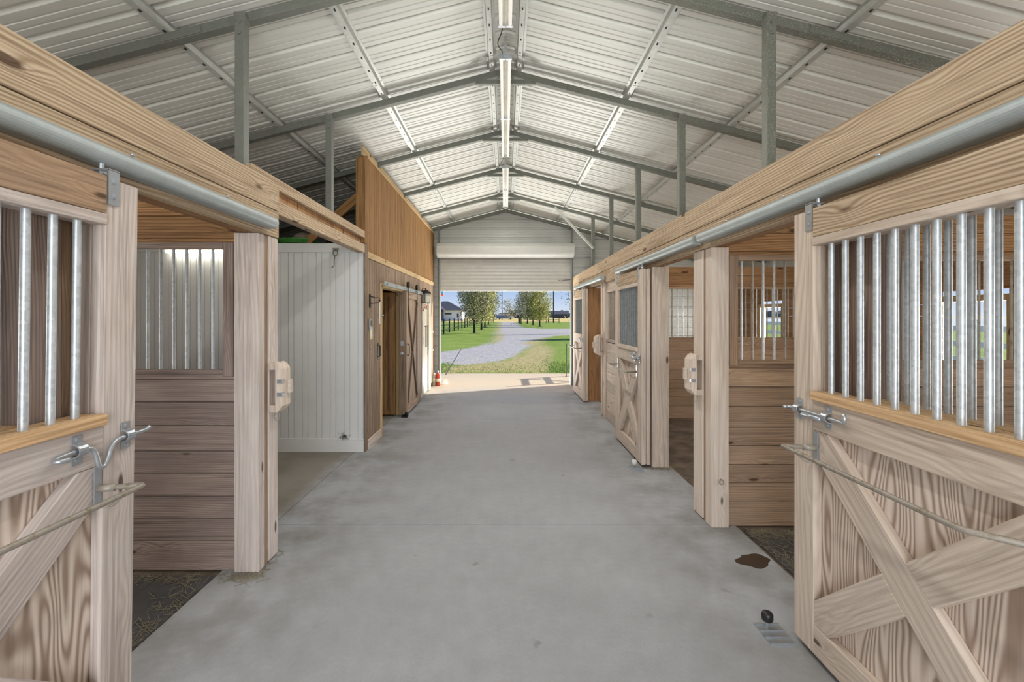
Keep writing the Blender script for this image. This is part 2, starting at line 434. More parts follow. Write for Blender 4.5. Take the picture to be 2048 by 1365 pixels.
def px(x, y): D = 1456/(y-632); return ((x-1011)/910*D, D)
POLY_G = [[px(1000, 638.2), px(994, 650), px(990, 660), px(987, 674), px(982, 684), px(965, 690), px(935, 696), px(905, 701), px(860, 706), px(800, 712), px(820, 735), px(860, 729), px(900, 724), px(905, 731),
           px(950, 729), px(1000, 724), px(1030, 716), px(1055, 700), px(1075, 690), px(1085, 679), px(1105, 672), px(1150, 670), px(1260, 667), px(1260, 656), px(1150, 657.5), px(1080, 658), px(1045, 655), px(1035, 648), px(1020, 638.2)], [(-200, 150), (200, 150), (200, 162), (-200, 162)]]
POLY_D = [[px(872, 744), px(880, 733), px(905, 731), px(1000, 722), px(1035, 712), px(1062, 692), px(1092, 688), px(1106, 700), px(1098, 744)],
          [px(984, 690), px(990, 672), px(1000, 664), px(1020, 668), px(1012, 682)], [px(1035, 690), px(1035, 683), px(1085, 675), px(1095, 680), px(1075, 690)],
          [px(1001, 641), px(995, 652), px(990, 664), px(1003, 666), px(1006, 650), px(1006, 641)], [px(1012, 641), px(1011, 655), px(1022, 657), px(1018, 648)]]
def sdist(p, poly):
    x, y = p; ins = False; dm = 1e9; n = len(poly)
    for i in range(n):
        x0, y0 = poly[i]; x1, y1 = poly[(i+1) % n]
        if (y0 > y) != (y1 > y) and x < (x1-x0)*(y-y0)/(y1-y0)+x0: ins = not ins
        dx, dy = x1-x0, y1-y0; t = max(0, min(1, ((x-x0)*dx+(y-y0)*dy)/(dx*dx+dy*dy+1e-12)))
        dm = min(dm, (x-x0-t*dx)**2+(y-y0-t*dy)**2)
    return math.sqrt(dm)*(1 if ins else -1)
ys = [12.6*(1.028**i) for i in range(120)] + [380, 520, 900]
xg = [math.copysign(abs(t)**2.2, t)*60 for t in [i/45 for i in range(-45, 46)]]
vs = [(x*(1 if y < 300 else 12), y, -.02) for y in ys for x in xg]; nx = len(xg)
fs = [(j*nx+i, j*nx+i+1, (j+1)*nx+i+1, (j+1)*nx+i) for j in range(len(ys)-1) for i in range(nx-1)]
me = bpy.data.meshes.new('ground'); me.from_pydata(vs, [], fs)
_d = lambda v, polys: max(0, min(1, .5+max(sdist((v[0], v[1]), q) for q in polys)/(.9+v[1]*.02)))
for nm, polys in (('gravel', POLY_G), ('dry', POLY_D)):
    a = me.attributes.new(nm, 'FLOAT', 'POINT')
    a.data.foreach_set('value', [_d(v, polys)-(.85*max(0, _d(v, POLY_D)-.25) if nm == 'gravel' else 0) for v in vs])
me.materials.append(M['ground']); go = bpy.data.objects.new('ground', me); COL.objects.link(go); go['kind'] = 'structure'
# ground around the barn (both sides and behind the camera)
b = MB()
b.box(-60, -5.3, -60, 12.6, -.3, -.03); b.box(5.3, 60, -60, 12.6, -.3, -.03); b.box(-5.3, 5.3, -60, -3.3, -.3, -.03)
b.box(-5.3, -2.6, EY, 12.6, -.3, -.03); b.box(2.6, 5.3, EY, 12.6, -.3, -.03)
me2 = b.build('ground', M['ground'], kind='structure')
for nm in ('gravel', 'dry'): me2.data.attributes.new(nm, 'FLOAT', 'POINT')

# grass blades along the apron
b = MB()
for i in range(8000):
    y = 12.66+abs(R.gauss(0, 1))*1.6; x = R.uniform(-2.6, 2.9)
    if sdist((x, y), POLY_G[0]) > .05: continue
    if y > 12.8 and -1.7 < x < 1.3 and R.random() < .75: continue
    h = R.uniform(.0, .04); a = R.uniform(0, 3.14); w = .008; lx, ly = R.gauss(0, .02), R.gauss(0, .02)
    b.add([(x-w*math.cos(a), y-w*math.sin(a), -.02), (x+w*math.cos(a), y+w*math.sin(a), -.02), (x+lx, y+ly, h)], [(0, 1, 2)])
tag(b.build('grass', plain('grass_blade', (126, 164, 66), .7, var=.3, scale=3), recalc=False), 'short green grass at the edge of the concrete apron', 'grass', kind='stuff')

# ------------------------------------------------------------------ roof sheets
def roof_side(s):
    prof = []   # (y, dz) ; ribs point up/out so the underside shows recesses
    y = -3.3; P = .2286
    while y < EY+.25:
        prof += [(y, 0), (y+.052, 0), (y+.056, .004), (y+.066, .004), (y+.070, 0), (y+.108, 0), (y+.112, .004), (y+.122, .004), (y+.126, 0), (y+.172, 0), (y+.182, .024), (y+.212, .024), (y+.223, 0)]
        y += P
    X = [0, .6, 1.8, 3.0, 4.2, 5.45]
    vs = []; fs = []
    for (yy, dz) in prof:
        for x in X: vs.append((s*x, yy, RZ(x)+dz))
    n = len(X)
    for j in range(len(prof)-1):
        for i in range(n-1): fs.append((j*n+i, j*n+i+1, (j+1)*n+i+1, (j+1)*n+i))
    b = MB(); b.add(vs, fs, None, 1); return b.build('ceiling', M['roof'], kind='structure', recalc=False)
roof_side(1); roof_side(-1)

# purlins (hat channels)
def purlin(xc, label):
    s = 1 if xc > 0 else -1; b = MB()
    prof = [(-.048, 0), (-.028, 0), (-.020, -.034), (.020, -.034), (.028, 0), (.048, 0)]
    def P(q, dz, y): x = xc+q; return (x, y, RZ(x)+dz-.0015)
    seg = [-3.2, 3.2, EY]
    for (a0, a1, dd) in ((-3.2, 4.35, 0), (4.25, 7.4, -.003), (7.3, EY-.03, 0)):
        vs = [P(q, dz+dd, y) for y in (a0, a1) for (q, dz) in prof]
        vs += [P(q, dz+dd+.0025, y) for y in (a0, a1) for (q, dz) in prof]
        n = len(prof); fs = []
        for k in range(n-1):
            fs.append((k, k+1, n+k+1, n+k)); fs.append((2*n+k, 3*n+k, 3*n+k+1, 2*n+k+1))
            fs.append((k, 2*n+k, 2*n+k+1, k+1)); fs.append((n+k, n+k+1, 3*n+k+1, 3*n+k))
        b.add(vs, fs, None, 1)
    y = .2
    while y < EY-.2:
        b.prism([(-.005, -.012), (.005, -.012), (.005, .012), (-.005, .012)], 'z', -.0375, -.034, fn=lambda u, v, w, y=y: P(u, w, y+v), tone=1, mi=1); y += .2
    o = b.build('roof_purlin', [M['purlin'], M['slot']]); return tag(o, label, 'purlin', 'roof purlins')
SN = {1: 'right', -1: 'left'}
for s in (-1, 1):
    purlin(s*.135, 'slotted steel roof purlin running just %s of the ridge lights' % SN[s])
    purlin(s*1.2, 'slotted steel roof purlin halfway down the aisle on the %s slope' % SN[s])
    purlin(s*2.25, 'slotted steel roof purlin just outside the posts on the %s slope' % SN[s])
    purlin(s*3.3, 'darker steel roof purlin low on the %s slope above the stalls' % SN[s])
    purlin(s*4.4, 'lowest steel roof purlin near the %s eave' % SN[s])

# trusses
TZ = lambda x: RZ(x)-.036-.031
ordw = {1.5: 'almost overhead', 3.05: 'nearest in view', 4.55: 'second from the camera', 6.02: 'third from the camera', 7.54: 'fourth from the camera', 9.1: 'farthest before the end wall'}
for D in (1.5, 3.05, 4.55, 6.02, 7.54, 9.1):
    t = thing('roof_truss', 'galvanised steel roof truss, %s' % ordw[D], 'roof truss', (0, D, 3.9), 'roof trusses')
    wet = M['truss_wet'] if D < 5 else M['truss']
    for s in (-1, 1):
        b = MB(); b.obd((s*.01, D, TZ(.01)), (s*5.2, D, TZ(5.2)), (0, 0, 1), .062, .062, tone=1)
        b.obd((s*2.02, D-.034, TZ(2.02)), (s*2.3, D-.034, TZ(2.3)), (0, 0, 1), .05, .006, tone=1)
        b.build('rafter', wet if s > 0 else M['truss'], t, bevel=.004)
        # posts stand behind the header beams
        skip = (s < 0 and D > 5)
        if not skip:
            ztop = TZ(1.74)-.02; zb = 2.482
            b = MB(); b.box(s*1.71, s*1.772, D-.075, D-.012, zb, ztop, 'z', 1)
            b.box(s*1.705, s*1.777, D-.078, D-.009, ztop-.03, ztop+.03, 'z', 1)
            for q in (.04, .11): b.tube([(s*1.742, D-.075, ztop-q), (s*1.742, D-.084, ztop-q)], .009, 8)
            b.build('post', wet if s > 0 else M['truss'], t, bevel=.004)
    b = MB(); z = TZ(.285)-.035
    b.box(-.30, .30, D-.04, D-.033, z-.02, z+.02, 'x', 1); b.box(-.30, .30, D-.04, D-.0, z-.023, z-.02, 'x', 1)
    for s in (-1, 1): b.tube([(s*.27, D-.04, z), (s*.27, D-.048, z)], .009, 8)
    b.build('tie', M['truss'], t)
    if D == 9.1:
        b = MB(); b.obd((.98, D-.06, TZ(.98)-.02), (1.74, D-.1, 2.93), (0, 1, 0), .04, .04, tone=1)
        lab(b.build('brace', M['purlin'], t), 'diagonal steel brace')

# ridge fluorescent fixtures
for (y0, y1, w) in ((1.09, 3.53, 'nearest, cut by the top of the frame'), (3.98, 6.42, 'middle, rust-speckled'), (6.94, 9.38, 'farthest, cleanest')):
    t = thing('fluorescent_fixture', 'long white twin-tube ridge light, %s of the three' % w, 'ceiling light', (0, (y0+y1)/2, 3.9), 'ridge lights')
    area('ridge_fill', (0, (y0+y1)/2, 3.825), (0, (y0+y1)/2, 0), .12, 2.35, 16, (1, .97, .93)).rotation_euler = (0, 0, 0)  # added fill lamp hung below the fixture to brighten the aisle
    b = MB(); b.prism([(-.05, 3.90), (-.05, 3.875), (-.016, 3.865), (0, 3.835), (.016, 3.865), (.05, 3.875), (.05, 3.90)], 'y', y0, y1, tone=1)
    b.build('housing', M['fluoro'], t)
    for yy in (y0, (y0+y1)/2, y1):
        b = MB(); b.box(-.055, .055, yy-.012, yy+.012, 3.842, 3.89, tone=1); b.build('lamp_holder', M['galv'], t)
    for yy in (y0+.05, y1-.05):
        b = MB(); b.box(-.012, .012, yy-.01, yy+.01, 3.89, 4.08, tone=1); b.build('hanger', M['galv'], t)
    for s in (-1, 1):
        b = MB(); b.tube([(s*.036, y0+.014, 3.853), (s*.036, y1-.014, 3.853)], .0135, 10); b.build('tube', M['tube'], t, smooth=True)
for i, (a, c) in enumerate(((3.5, 4.0), (6.4, 6.96))):
    b = MB(); pts = [(-.045+.02*math.sin(k*.9), a+(c-a)*k/10, 3.9-.05*math.sin(k/10*math.pi)) for k in range(11)]
    b.tube(pts, .004, 6)
    tag(b.build('cable', M['black']), 'thin cable looped between the %s ridge lights' % ('near and middle' if i == 0 else 'middle and far'), 'cable')

# ------------------------------------------------------------------ end wall with rolling door
def rib_wall(b, x0, x1, z0, z1, y, P=.2286, face=-1):
    """horizontal ribbed sheet, cut by the roof line"""
    z = z0; rows = [(z0, 0)]
    k = 0
    while z < z1:
        for (d, h) in ((.05, 0), (.054, .004), (.064, .004), (.068, 0), (.108, 0), (.112, .004), (.122, .004), (.126, 0), (.172, 0), (.187, .019), (.208, .019), (.2286, 0)):
            if z+d < z1: rows.append((z+d, h))
        z += P
    rows.append((z1, 0))
    vs = []
    for (zz, h) in rows:
        lim = max(0.002, (RZ(0)-.01-zz)/.26)
        vs.append((max(x0, -lim), y-face*h, zz)); vs.append((min(x1, lim), y-face*h, zz))
    fs = [(2*i, 2*i+1, 2*i+3, 2*i+2) for i in range(len(rows)-1)]
    b.add(vs, fs, None, 1)
b = MB()
rib_wall(b, -5.2, -1.52, 0, 2.97, EY+.03); rib_wall(b, 1.52, 5.2, 0, 2.97, EY+.03); rib_wall(b, -5.2, 5.2, 2.97, RZ(0)-.02, EY+.03)
b.build('wall_back', M['endwall'], kind='structure', recalc=False)
b = MB()
for s in (-1, 1):
    b.box(s*1.522, s*1.555, EY-.05, EY+.02, 0, RZ(1.6)-.03, 'z', 1)
    b.obd((s*.02, EY-.02, TZ(.02)), (s*5.2, EY-.02, TZ(5.2)), (0, 0, 1), .062, .062, tone=1)
    for x in (2.0, 3.2): b.box(s*x, s*(x+.06), EY-.045, EY+.02, 0, RZ(x+.06)-.05, 'z', 1)
b.box(-1.52, 1.52, EY-.03, EY+.02, 2.97, 3.03, 'x', 1)
b.build('trim_1', M['truss'], kind='structure', bevel=.003)
t = thing('rolling_door', 'white ribbed steel rolling door, mostly rolled up over the far opening', 'rolling door', (0, EY-.1, 2.17))
b = MB(); zz = 2.20; vs = []; n = 0
while zz < 3.1:
    for k in range(8): a = k/8; vs.append((zz+.083*a, .011*math.sin(2*math.pi*a))); 
    zz += .083
pv = [(x, EY-.075-h, z) for (z, h) in vs for x in (-1.5, 1.5)]
b.add(pv, [(2*i, 2*i+1, 2*i+3, 2*i+2) for i in range(len(vs)-1)], None, 1); b.build('curtain', M['rollup'], t, smooth=True, recalc=False)
b = MB(); b.box(-1.505, 1.505, EY-.10, EY-.05, 2.165, 2.205, tone=1); b.box(-.05, .05, EY-.115, EY-.1, 2.175, 2.2, tone=1); b.build('bottom_bar', M['rollup'], t, bevel=.004)
b = MB(); ring = []
for k in range(28):
    a = 2*math.pi*k/28; rr = .165+.004*(1 if k % 4 < 2 else -1); ring.append((EY-.24+rr*math.cos(a), 3.08+rr*math.sin(a)))
b.prism(ring, 'x', -1.54, 1.54, tone=1); b.build('roll', M['rollup'], t)
b = MB()
for s in (-1, 1): b.box(s*1.54, s*1.575, EY-.3, EY-.05, 2.98, 3.16, tone=1); b.box(s*1.49, s*1.52, EY-.11, EY-.046, 0, 2.95, 'z', 1)
b.build('guide_track', M['track'], t)
b = MB(); b.tube([(1.6, EY-.09, 2.44), (1.35, EY-.09, 2.42), (1.28, EY-.09, 2.4), (1.22, EY-.09, 2.41)], .006, 6); b.build('pull_cord', M['black'], t)

# near end: gable above the open end behind the camera
b = MB(); rib_wall(b, -5.2, 5.2, 3.05, RZ(0)-.02, -3.2); rib_wall(b, -5.2, -1.9, 0, 3.05, -3.2); rib_wall(b, 1.9, 5.2, 0, 3.05, -3.2)
b.build('wall_front', M['endwall'], kind='structure', recalc=False)

# ------------------------------------------------------------------ stall doors
def clip(poly, a, bq, c):  # keep a*x+b*y<=c
    out = []; n = len(poly)
    for i in range(n):
        p, q = poly[i], poly[(i+1) % n]; dp = a*p[0]+bq*p[1]-c; dq = a*q[0]+bq*q[1]-c
        if dp <= 0: out.append(p)
        if (dp < 0 < dq) or (dq < 0 < dp):
            t = dp/(dp-dq); out.append((p[0]+t*(q[0]-p[0]), p[1]+t*(q[1]-p[1])))
    return out
def strip(p0, p1, w, ext=.3):
    d = Vector((p1[0]-p0[0], p1[1]-p0[1])); d.normalize(); n = Vector((-d.y, d.x))*w/2
    a = Vector(p0)-d*ext; c = Vector(p1)+d*ext
    return [tuple(a-n), tuple(c-n), tuple(c+n), tuple(a+n)], d, n

def smooth(pts, m=4):
    P = [Vector(p) for p in pts]; out = []
    for i in range(len(P)-1):
        p0, p1, p2, p3 = P[max(i-1, 0)], P[i], P[i+1], P[min(i+2, len(P)-1)]
        for k in range(m):
            t = k/m; out.append(.5*((2*p1)+(p2-p0)*t+(2*p0-5*p1+4*p2-p3)*t*t+(-p0+3*p1-3*p2+p3)*t**3))
    return out+[P[-1]]
def stall_door(label, s, D, dy, wavy=False, W=1.25, tilt=0, wood1='door_wood', far=False):
    X0 = s*1.43
    t = thing('stall_door', label, 'stall door', (X0, D, 0), 'sliding stall doors with barred upper halves')
    def F(u, n, z): return (X0 - s*n, D+dy*u, z)
    def B(b, u0, u1, n0, n1, z0, z1, ax='z', tone=None, mi=0): b.box(u0, u1, n0, n1, z0, z1, ax, tone, mi, fn=F); return b
    W2 = W-.14; md = M[wood1]; mg = M['door_wood'] if wood1 == 'door_wood' else M['grey_wood']
    for (a0, a1) in ((0, .14), (W2, W)):
        b = MB(); B(b, a0, a1, -.04, 0, .03, 2.095, 'z', 1.0); B(b, a0+.012, a1-.002, -.052, -.0405, .035, 2.09, 'z', .95); B(b, a0, a1, -.09, -.0525, .03, 2.095, 'z', 1.0)
        b.build('stile', md, t, bevel=.003)
    b = MB(); B(b, .141, W2-.001, -.045, .004, 1.965, 2.10, 'x', .93); B(b, .141, W2-.001, -.088, -.046, 1.965, 2.09, 'x', 1.0); b.build('top_rail', M['stall_wood_r'] if wood1 != 'door_wood' else M['header'], t, bevel=.003)
    b = MB(); B(b, .141, W2-.001, -.085, .008, 1.925, 1.963, 'x', .95); b.build('bar_rail', md, t, bevel=.003)
    b = MB(); B(b, .141, W2-.001, -.088, .018, 1.212, 1.25, 'x', 1.0); o = b.build('ledge', md if far else M['fresh'], t, bevel=.003)
    if not far: lab(o, 'fresh orange pine ledge')
    b = MB(); B(b, .141, W2-.001, -.04, .002, 1.072, 1.21, 'x', .95); B(b, .141, W2-.001, -.088, -.053, 1.072, 1.21, 'x', 1.0); b.build('lock_rail', mg, t, bevel=.003)
    b = MB(); B(b, .141, W2-.001, -.04, .0, .03, .165, 'x', 1.0); b.build('bottom_rail', md, t, bevel=.003)
    b = MB(); B(b, .135, W2+.005, -.053, -.041, .04, 1.2, 'z', 1.0); lab(b.build('panel', M['ply'], t), 'plywood lower panel with bold wavy grain')
    lo, hi, zl, zh = .142, W2-.002, .167, 1.070
    w = .142
    s1, d1, n1 = strip((.16, zh-.03), (W2-.02, zl+.03), w); s2, d2, n2 = strip((.16, zl+.03), (W2-.02, zh-.03), w)
    def rect(p):
        for q in ((-1, 0, -lo), (1, 0, hi), (0, -1, -zl), (0, 1, zh)): p = clip(p, *q)
        return p
    def brace(p, d, tone):
        b = MB(); b.prism(rect(p), 'y', -.040, -.001, fn=lambda x, y, z: F(x, y, z), gaxis=(d.x, 0, d.y), tone=tone); b.build('brace', md, t, bevel=.003)
    brace(s1, d1, .98)
    c = Vector((.16, zh-.03)).dot(n1)/n1.length; nn = n1.normalized()
    brace(clip(s2, nn.x, nn.y, c-w/2-.001), d2, .95); brace(clip(s2, -nn.x, -nn.y, -(c+w/2+.001)), d2, .95)
    u = .217
    while u < W2-.03:
        b = MB(); b.tube([F(u, -.03, 1.247), F(u, -.03, 1.93)], .0122, 14, cap=False); b.build('bar', M['bar_dark'] if far else M['galv'], t, smooth=True); u += .083
    for u in (.115, W-.11):
        b = MB(); B(b, u-.022, u+.022, .001, .007, 2.0, 2.125, tone=1); B(b, u-.022, u+.022, -.055, .007, 2.122, 2.128, tone=1)
        for zz in (2.03, 2.085): b.tube([F(u, .006, zz), F(u, .013, zz)], .008, 8)
        b.tube([F(u, -.04, 2.105), F(u, -.04, 2.16)], .008, 8); b.tube([F(u, -.04, 2.115), F(u, -.04, 2.122)], .014, 6)
        b.build('hanger', M['zinc'], t)
    # latch
    lt = MB(); zz = 1.15
    uu = [.05, .245] if not wavy else [.05, .245]
    for u in uu:
        B(lt, u-.018, u+.018, .003, .006, zz-.05, zz-.018, tone=1); B(lt, u-.018, u+.018, .003, .006, zz+.018, zz+.05, tone=1)
        ring = [F(u, .005+.026*math.sin(a), zz+.022*math.cos(a)) for a in [math.pi*k/8 for k in range(9)]]
        for k in range(8):
            p, q = Vector(ring[k]), Vector(ring[k+1]); lt.obd(p, q, (0, 1, 0), .034, .004, tone=1)
        for q in (-.035, .035): lt.tube([F(u, .006, zz+q), F(u, .011, zz+q)], .007, 8)
    la = lt.build('latch', M['zinc'], t)
    b = MB()
    if wavy:
        pts = [(-.055, .012, 1.158), (-.03, .014, 1.15), (.05, .016, 1.15), (.10, .018, 1.147), (.128, .02, 1.128), (.143, .022, 1.095), (.160, .022, 1.070), (.180, .022, 1.078), (.188, .02, 1.11), (.202, .018, 1.142), (.245, .016, 1.15), (.30, .016, 1.148), (.335, .02, 1.146), (.35, .035, 1.145), (.345, .05, 1.145), (.325, .055, 1.145)]
    else:
        pts = [(.0, .05, 1.15), (-.008, .035, 1.15), (0, .018, 1.15), (.05, .016, 1.15), (.245, .016, 1.15), (.34, .016, 1.15), (.36, .02, 1.152), (.362, .02, 1.17), (.358, .02, 1.19)]
    b.tube([F(*p) for p in (smooth(pts) if wavy else pts)], .0078, 10)
    if not wavy: b.tube([F(.11, .03, 1.138), F(.23, .03, 1.138)], .010, 10)
    b.build('bolt', M['zinc'], la, smooth=True)
    # blanket bar
    b = MB()
    for u in (.165, W-.165): B(b, u-.014, u+.014, .0025, .007, .93, 1.066, tone=1)
    hb = b.build('blanket_bar', M['zinc'], t)
    b = MB(); z = .992
    b.tube([F(.165, .005, z), F(.152, .055, z)], .013, 10)
    b.tube([F(.16, .01, z), F(.128, .118, z), F(.125, .127, z), F(.13, .134, z), F(.142, .135, z), F(.3, .135, z), F(.93, .135, z), F(.955, .133, z), F(.972, .125, z), F(W-.175, .02, z), F(W-.165, .005, z)], .0095, 12)
    b.tube([F(.165, .008, .94), F(.16, .03, .925), F(.155, .05, .93), F(.15, .075, .955), F(.145, .09, .98)], .004, 8)
    b.build('rod', M['barrust'], hb, smooth=True)
    if tilt:
        t.rotation_euler = (0, tilt, 0); t.location.x -= s*0 - (-1)*0
    return t
dR1 = stall_door('nearest right sliding stall door, X-braced, straight slide bolt', 1, 2.255, -1)
dL1 = stall_door('nearest left sliding stall door, X-braced, with wavy bent latch rod', -1, 1.765, -1, wavy=True, wood1='grey_wood')
dL1.rotation_euler = (0, math.radians(.75), 0); dL1.location.x = -1.452
dR2 = stall_door('middle right sliding stall door beside the open second stall', 1, 4.784, 1, W=1.15, far=True)
dR3 = stall_door('farthest right sliding stall door next to the rolling door', 1, 8.37, 1, W=1.2, far=True)

# floor guides
def guide(x, y, s, label, dark=True):
    t = thing('door_guide', label, 'door guide', (x, y, 0), 'door floor guides')
    b = MB()
    b.box(x-s*.075, x+s*.05, y-.08, y+.08, 0, .004, tone=1)
    for k in range(4): b.box(x-s*.07, x+s*.05, y-.075+k*.047, y-.069+k*.047, .004, .010, tone=1)
    b.build('plate', M['zinc'], t)
    b = MB(); b.lathe([(.009, 0), (.009, .04)], (x-s*.02, y+.05, .004), 10); b.build('stem', M['zinc'], t)
    b = MB(); b.lathe([(.018, .0), (.027, .008), (.028, .035), (.022, .046), (.008, .05)], (x-s*.02, y+.05, .036), 14); lab(b.build('knob', M['black'] if dark else M['strap'], t, smooth=True), 'black plastic knob' if dark else 'pale roller knob')
guide(1.36, 2.28, 1, 'slotted metal floor guide with black knob at the nearest right door')
guide(1.375, 4.74, 1, 'small pale floor guide at the foot of the middle right door', False)

# ------------------------------------------------------------------ headers and tracks
def header(s, y0, y1, label, z0=2.12, z1=2.48, x0=1.52, x1=1.66, mid=2.298, joints=()):
    t = thing('header_beam', label, 'beam', (s*(x0+x1)/2, (y0+y1)/2, z0))
    cuts = [y0]+list(joints)+[y1]
    for (a, c) in zip(cuts[:-1], cuts[1:]):
        b = MB(); b.box(s*x0, s*(x0+.045), a+.001, c-.001, mid+.002, z1, 'y', 1.0); b.build('upper_board', M['header'], t, bevel=.003)
        b = MB(); b.box(s*(x0+.003), s*(x0+.048), a+.001, c-.001, z0, mid-.002, 'y', .96); b.build('lower_board', M['header'], t, bevel=.003)
    b = MB(); b.box(s*(x0+.05), s*x1, y0, y1, z0+.002, z1-.01, 'y', .85); b.build('backing_board', M['brown_wood'], t)
    return t
header(-1, -3.1, 3.06, 'long double-board wooden header beam above the left stall door')
header(1, -3.1, EY-.06, 'long double-board wooden header beam above all the right stall doors', x0=1.535, x1=1.675, joints=(3.9, 7.3))
def track(s, y0, y1, label):
    t = thing('door_track', label, 'sliding door track', (s*1.47, (y0+y1)/2, 2.15), 'galvanised sliding door tracks')
    prof = []
    for k in range(13):
        a = -math.pi/2+math.pi*k/12; prof.append((s*(1.47-.032*math.cos(a)), 2.187+.036*math.sin(a)))
    prof += [(s*1.51, 2.223), (s*1.51, 2.151)]
    b = MB(); b.prism(prof, 'y', y0, y1, tone=1); b.build('cover', M['track'], t)
    y = max(y0, .4)+.15
    while y < y1: b = MB(); b.tube([(s*1.45, y, 2.222), (s*1.45, y, 2.228)], .008, 8); b.build('screw', M['zinc'], t); y += .61
    b = MB(); b.tube([(s*1.47, y1-.012, 2.185), (s*1.47, y1+.012, 2.185)], .024, 10)
    b.build('end_stop', M['black_iron'], t)
track(-1, -2.9, 2.89, 'pale grey rounded track along the left header beam')
track(1, -2.9, 3.44, 'longest rounded grey track, above the nearest right stall door')
track(1, 3.52, 6.02, 'middle rounded grey track on the right header beam')
track(1, 6.95, 9.62, 'farthest rounded grey track on the right header beam')

# ------------------------------------------------------------------ stall posts
def post(s, y0, y1, label, mat='grey_wood', split=.55, x0=1.55, x1=1.685, flip=False, z1=2.118, thick=None):
    t = thing('stall_post', label, 'post', (s*(x0+x1)/2, (y0+y1)/2, 0), 'stall posts')
    ym = y0+(y1-y0)*split
    b = MB(); b.box(s*x0, s*x1, y0, ym-.02, 0, z1, 'z', 1.0); b.build('front_board', M[mat], t, bevel=.006)
    if ym < y1-.01:
        b = MB(); b.box(s*(x0+.004), s*(x1-.01), ym-.018, ym+.018, 0.0, z1, 'z', .85); b.build('spacer_board', M['stall_wood_r'], t, bevel=.003)
        b = MB(); b.box(s*(x0-.005), s*x1, ym+.02, y1, .01, z1, 'z', 1.04); b.build('back_board', M[mat], t, bevel=.006)
    return t
post(-1, 2.83, 3.06, 'left corner post between the stall doorway and the wash bay', x0=1.535, x1=1.69, split=.42)
post(-1, 1.479, 1.73, 'grey left post seen through the bars of the left door', mat='stall_wood', x0=1.555)
post(1, 3.43, 3.745, 'wide right post carrying an eye bolt and a wooden catch', mat='door_wood', split=.38)
post(1, 1.946, 2.236, 'right post seen through the bars of the nearest right door', mat='stall_wood', x0=1.57, x1=1.7, split=.5)
post(1, 4.784, 4.93, 'right post behind the near edge of the middle right door', mat='door_wood', x1=1.72, split=.75, x0=1.545)
post(1, 7.06, 7.36, 'right post between the second and third stalls with a wooden catch', mat='door_wood', x0=1.545)
post(1, 8.5, 8.66, 'brown right post at the far side of the third stall doorway', mat='brown_wood', x1=1.84, split=.99)
post(1, 10.3, 10.45, 'last right post against the end wall', mat='door_wood', split=.99)
b = MB(); b.tube([(1.62, 3.43, .365), (1.62, 3.415, .365)], .006, 8)
b.tube([(1.62+.016*math.sin(a), 3.41, .35+.016*math.cos(a)) for a in [2*math.pi*k/14 for k in range(15)]], .004, 6)
tag(b.build('eye_bolt', M['barrust']), 'small rusty eye bolt low on the wide right post', 'eye bolt')

# wooden catches on posts
def catch(s, y0, y1, xo, xi, label, z0=.97, z1=1.30):
    t = thing('door_catch', label, 'door catch', (s*xo, (y0+y1)/2, z0), 'wooden door catches on the posts')
    c = .045
    xi2 = xi-.045
    prof = [(s*xi2, z0+.0), (s*xo, z0+c), (s*xo, z1-c), (s*xi2, z1)]
    xm = xo+(xi2-xo)*.55
    b = MB(); b.prism([(s*xi2, z0), (s*xm, z0+.012), (s*xo, z0+c), (s*xo, z1-c), (s*xm, z1-.012), (s*xi2, z1)], 'y', y0, y1, gaxis='z', tone=1.08); b.build('block', M['door_wood'], t, bevel=.004)
    b = MB(); b.box(s*xi2, s*xi, y0+.01, y1-.01, z0+.005, z0+.05, 'z', .95); b.build('spacer', M['door_wood'], t)
    b = MB(); b.box(s*xi2, s*xi, y0+.01, y1-.01, z1-.05, z1-.005, 'z', .95); b.build('spacer', M['door_wood'], t)
    b = MB(); zc = (z0+z1)/2
    b.box(s*(xo-.004), s*(xo+.03), y0-.004, y0+.03, zc+.03, zc+.055, tone=1); b.build('clip', M['zinc'], t)
    b = MB(); b.box(s*(xo-.004), s*(xo+.03), y0-.004, y0+.03, zc-.055, zc-.03, tone=1); b.build('clip', M['zinc'], t)
    b = MB(); b.box(s*(xo-.022), s*(xo-.001), (y0+y1)/2+.01, (y0+y1)/2+.05, zc-.045, zc+.045, tone=.95); b.build('tongue', M['door_wood'], t, bevel=.003)
    b = MB()
    b.tube([(s*(xo+.05), y0+.02, z0+.01), (s*(xo+.045), y0-.01, z0-.02), (s*(xo+.03), y0-.01, z0-.045), (s*(xo+.015), y0, z0-.03)], .004, 6)
    b.build('wire_hook', M['barrust'], t)
catch(1, 3.56, 3.70, 1.455, 1.545, 'wooden door catch with metal keeper on the wide right post')
catch(-1, 2.93, 3.05, 1.44, 1.53, 'wooden door catch on the left corner post by the white panel')
catch(1, 7.18, 7.34, 1.42, 1.54, 'wooden door catch on the far right post beyond the middle door')

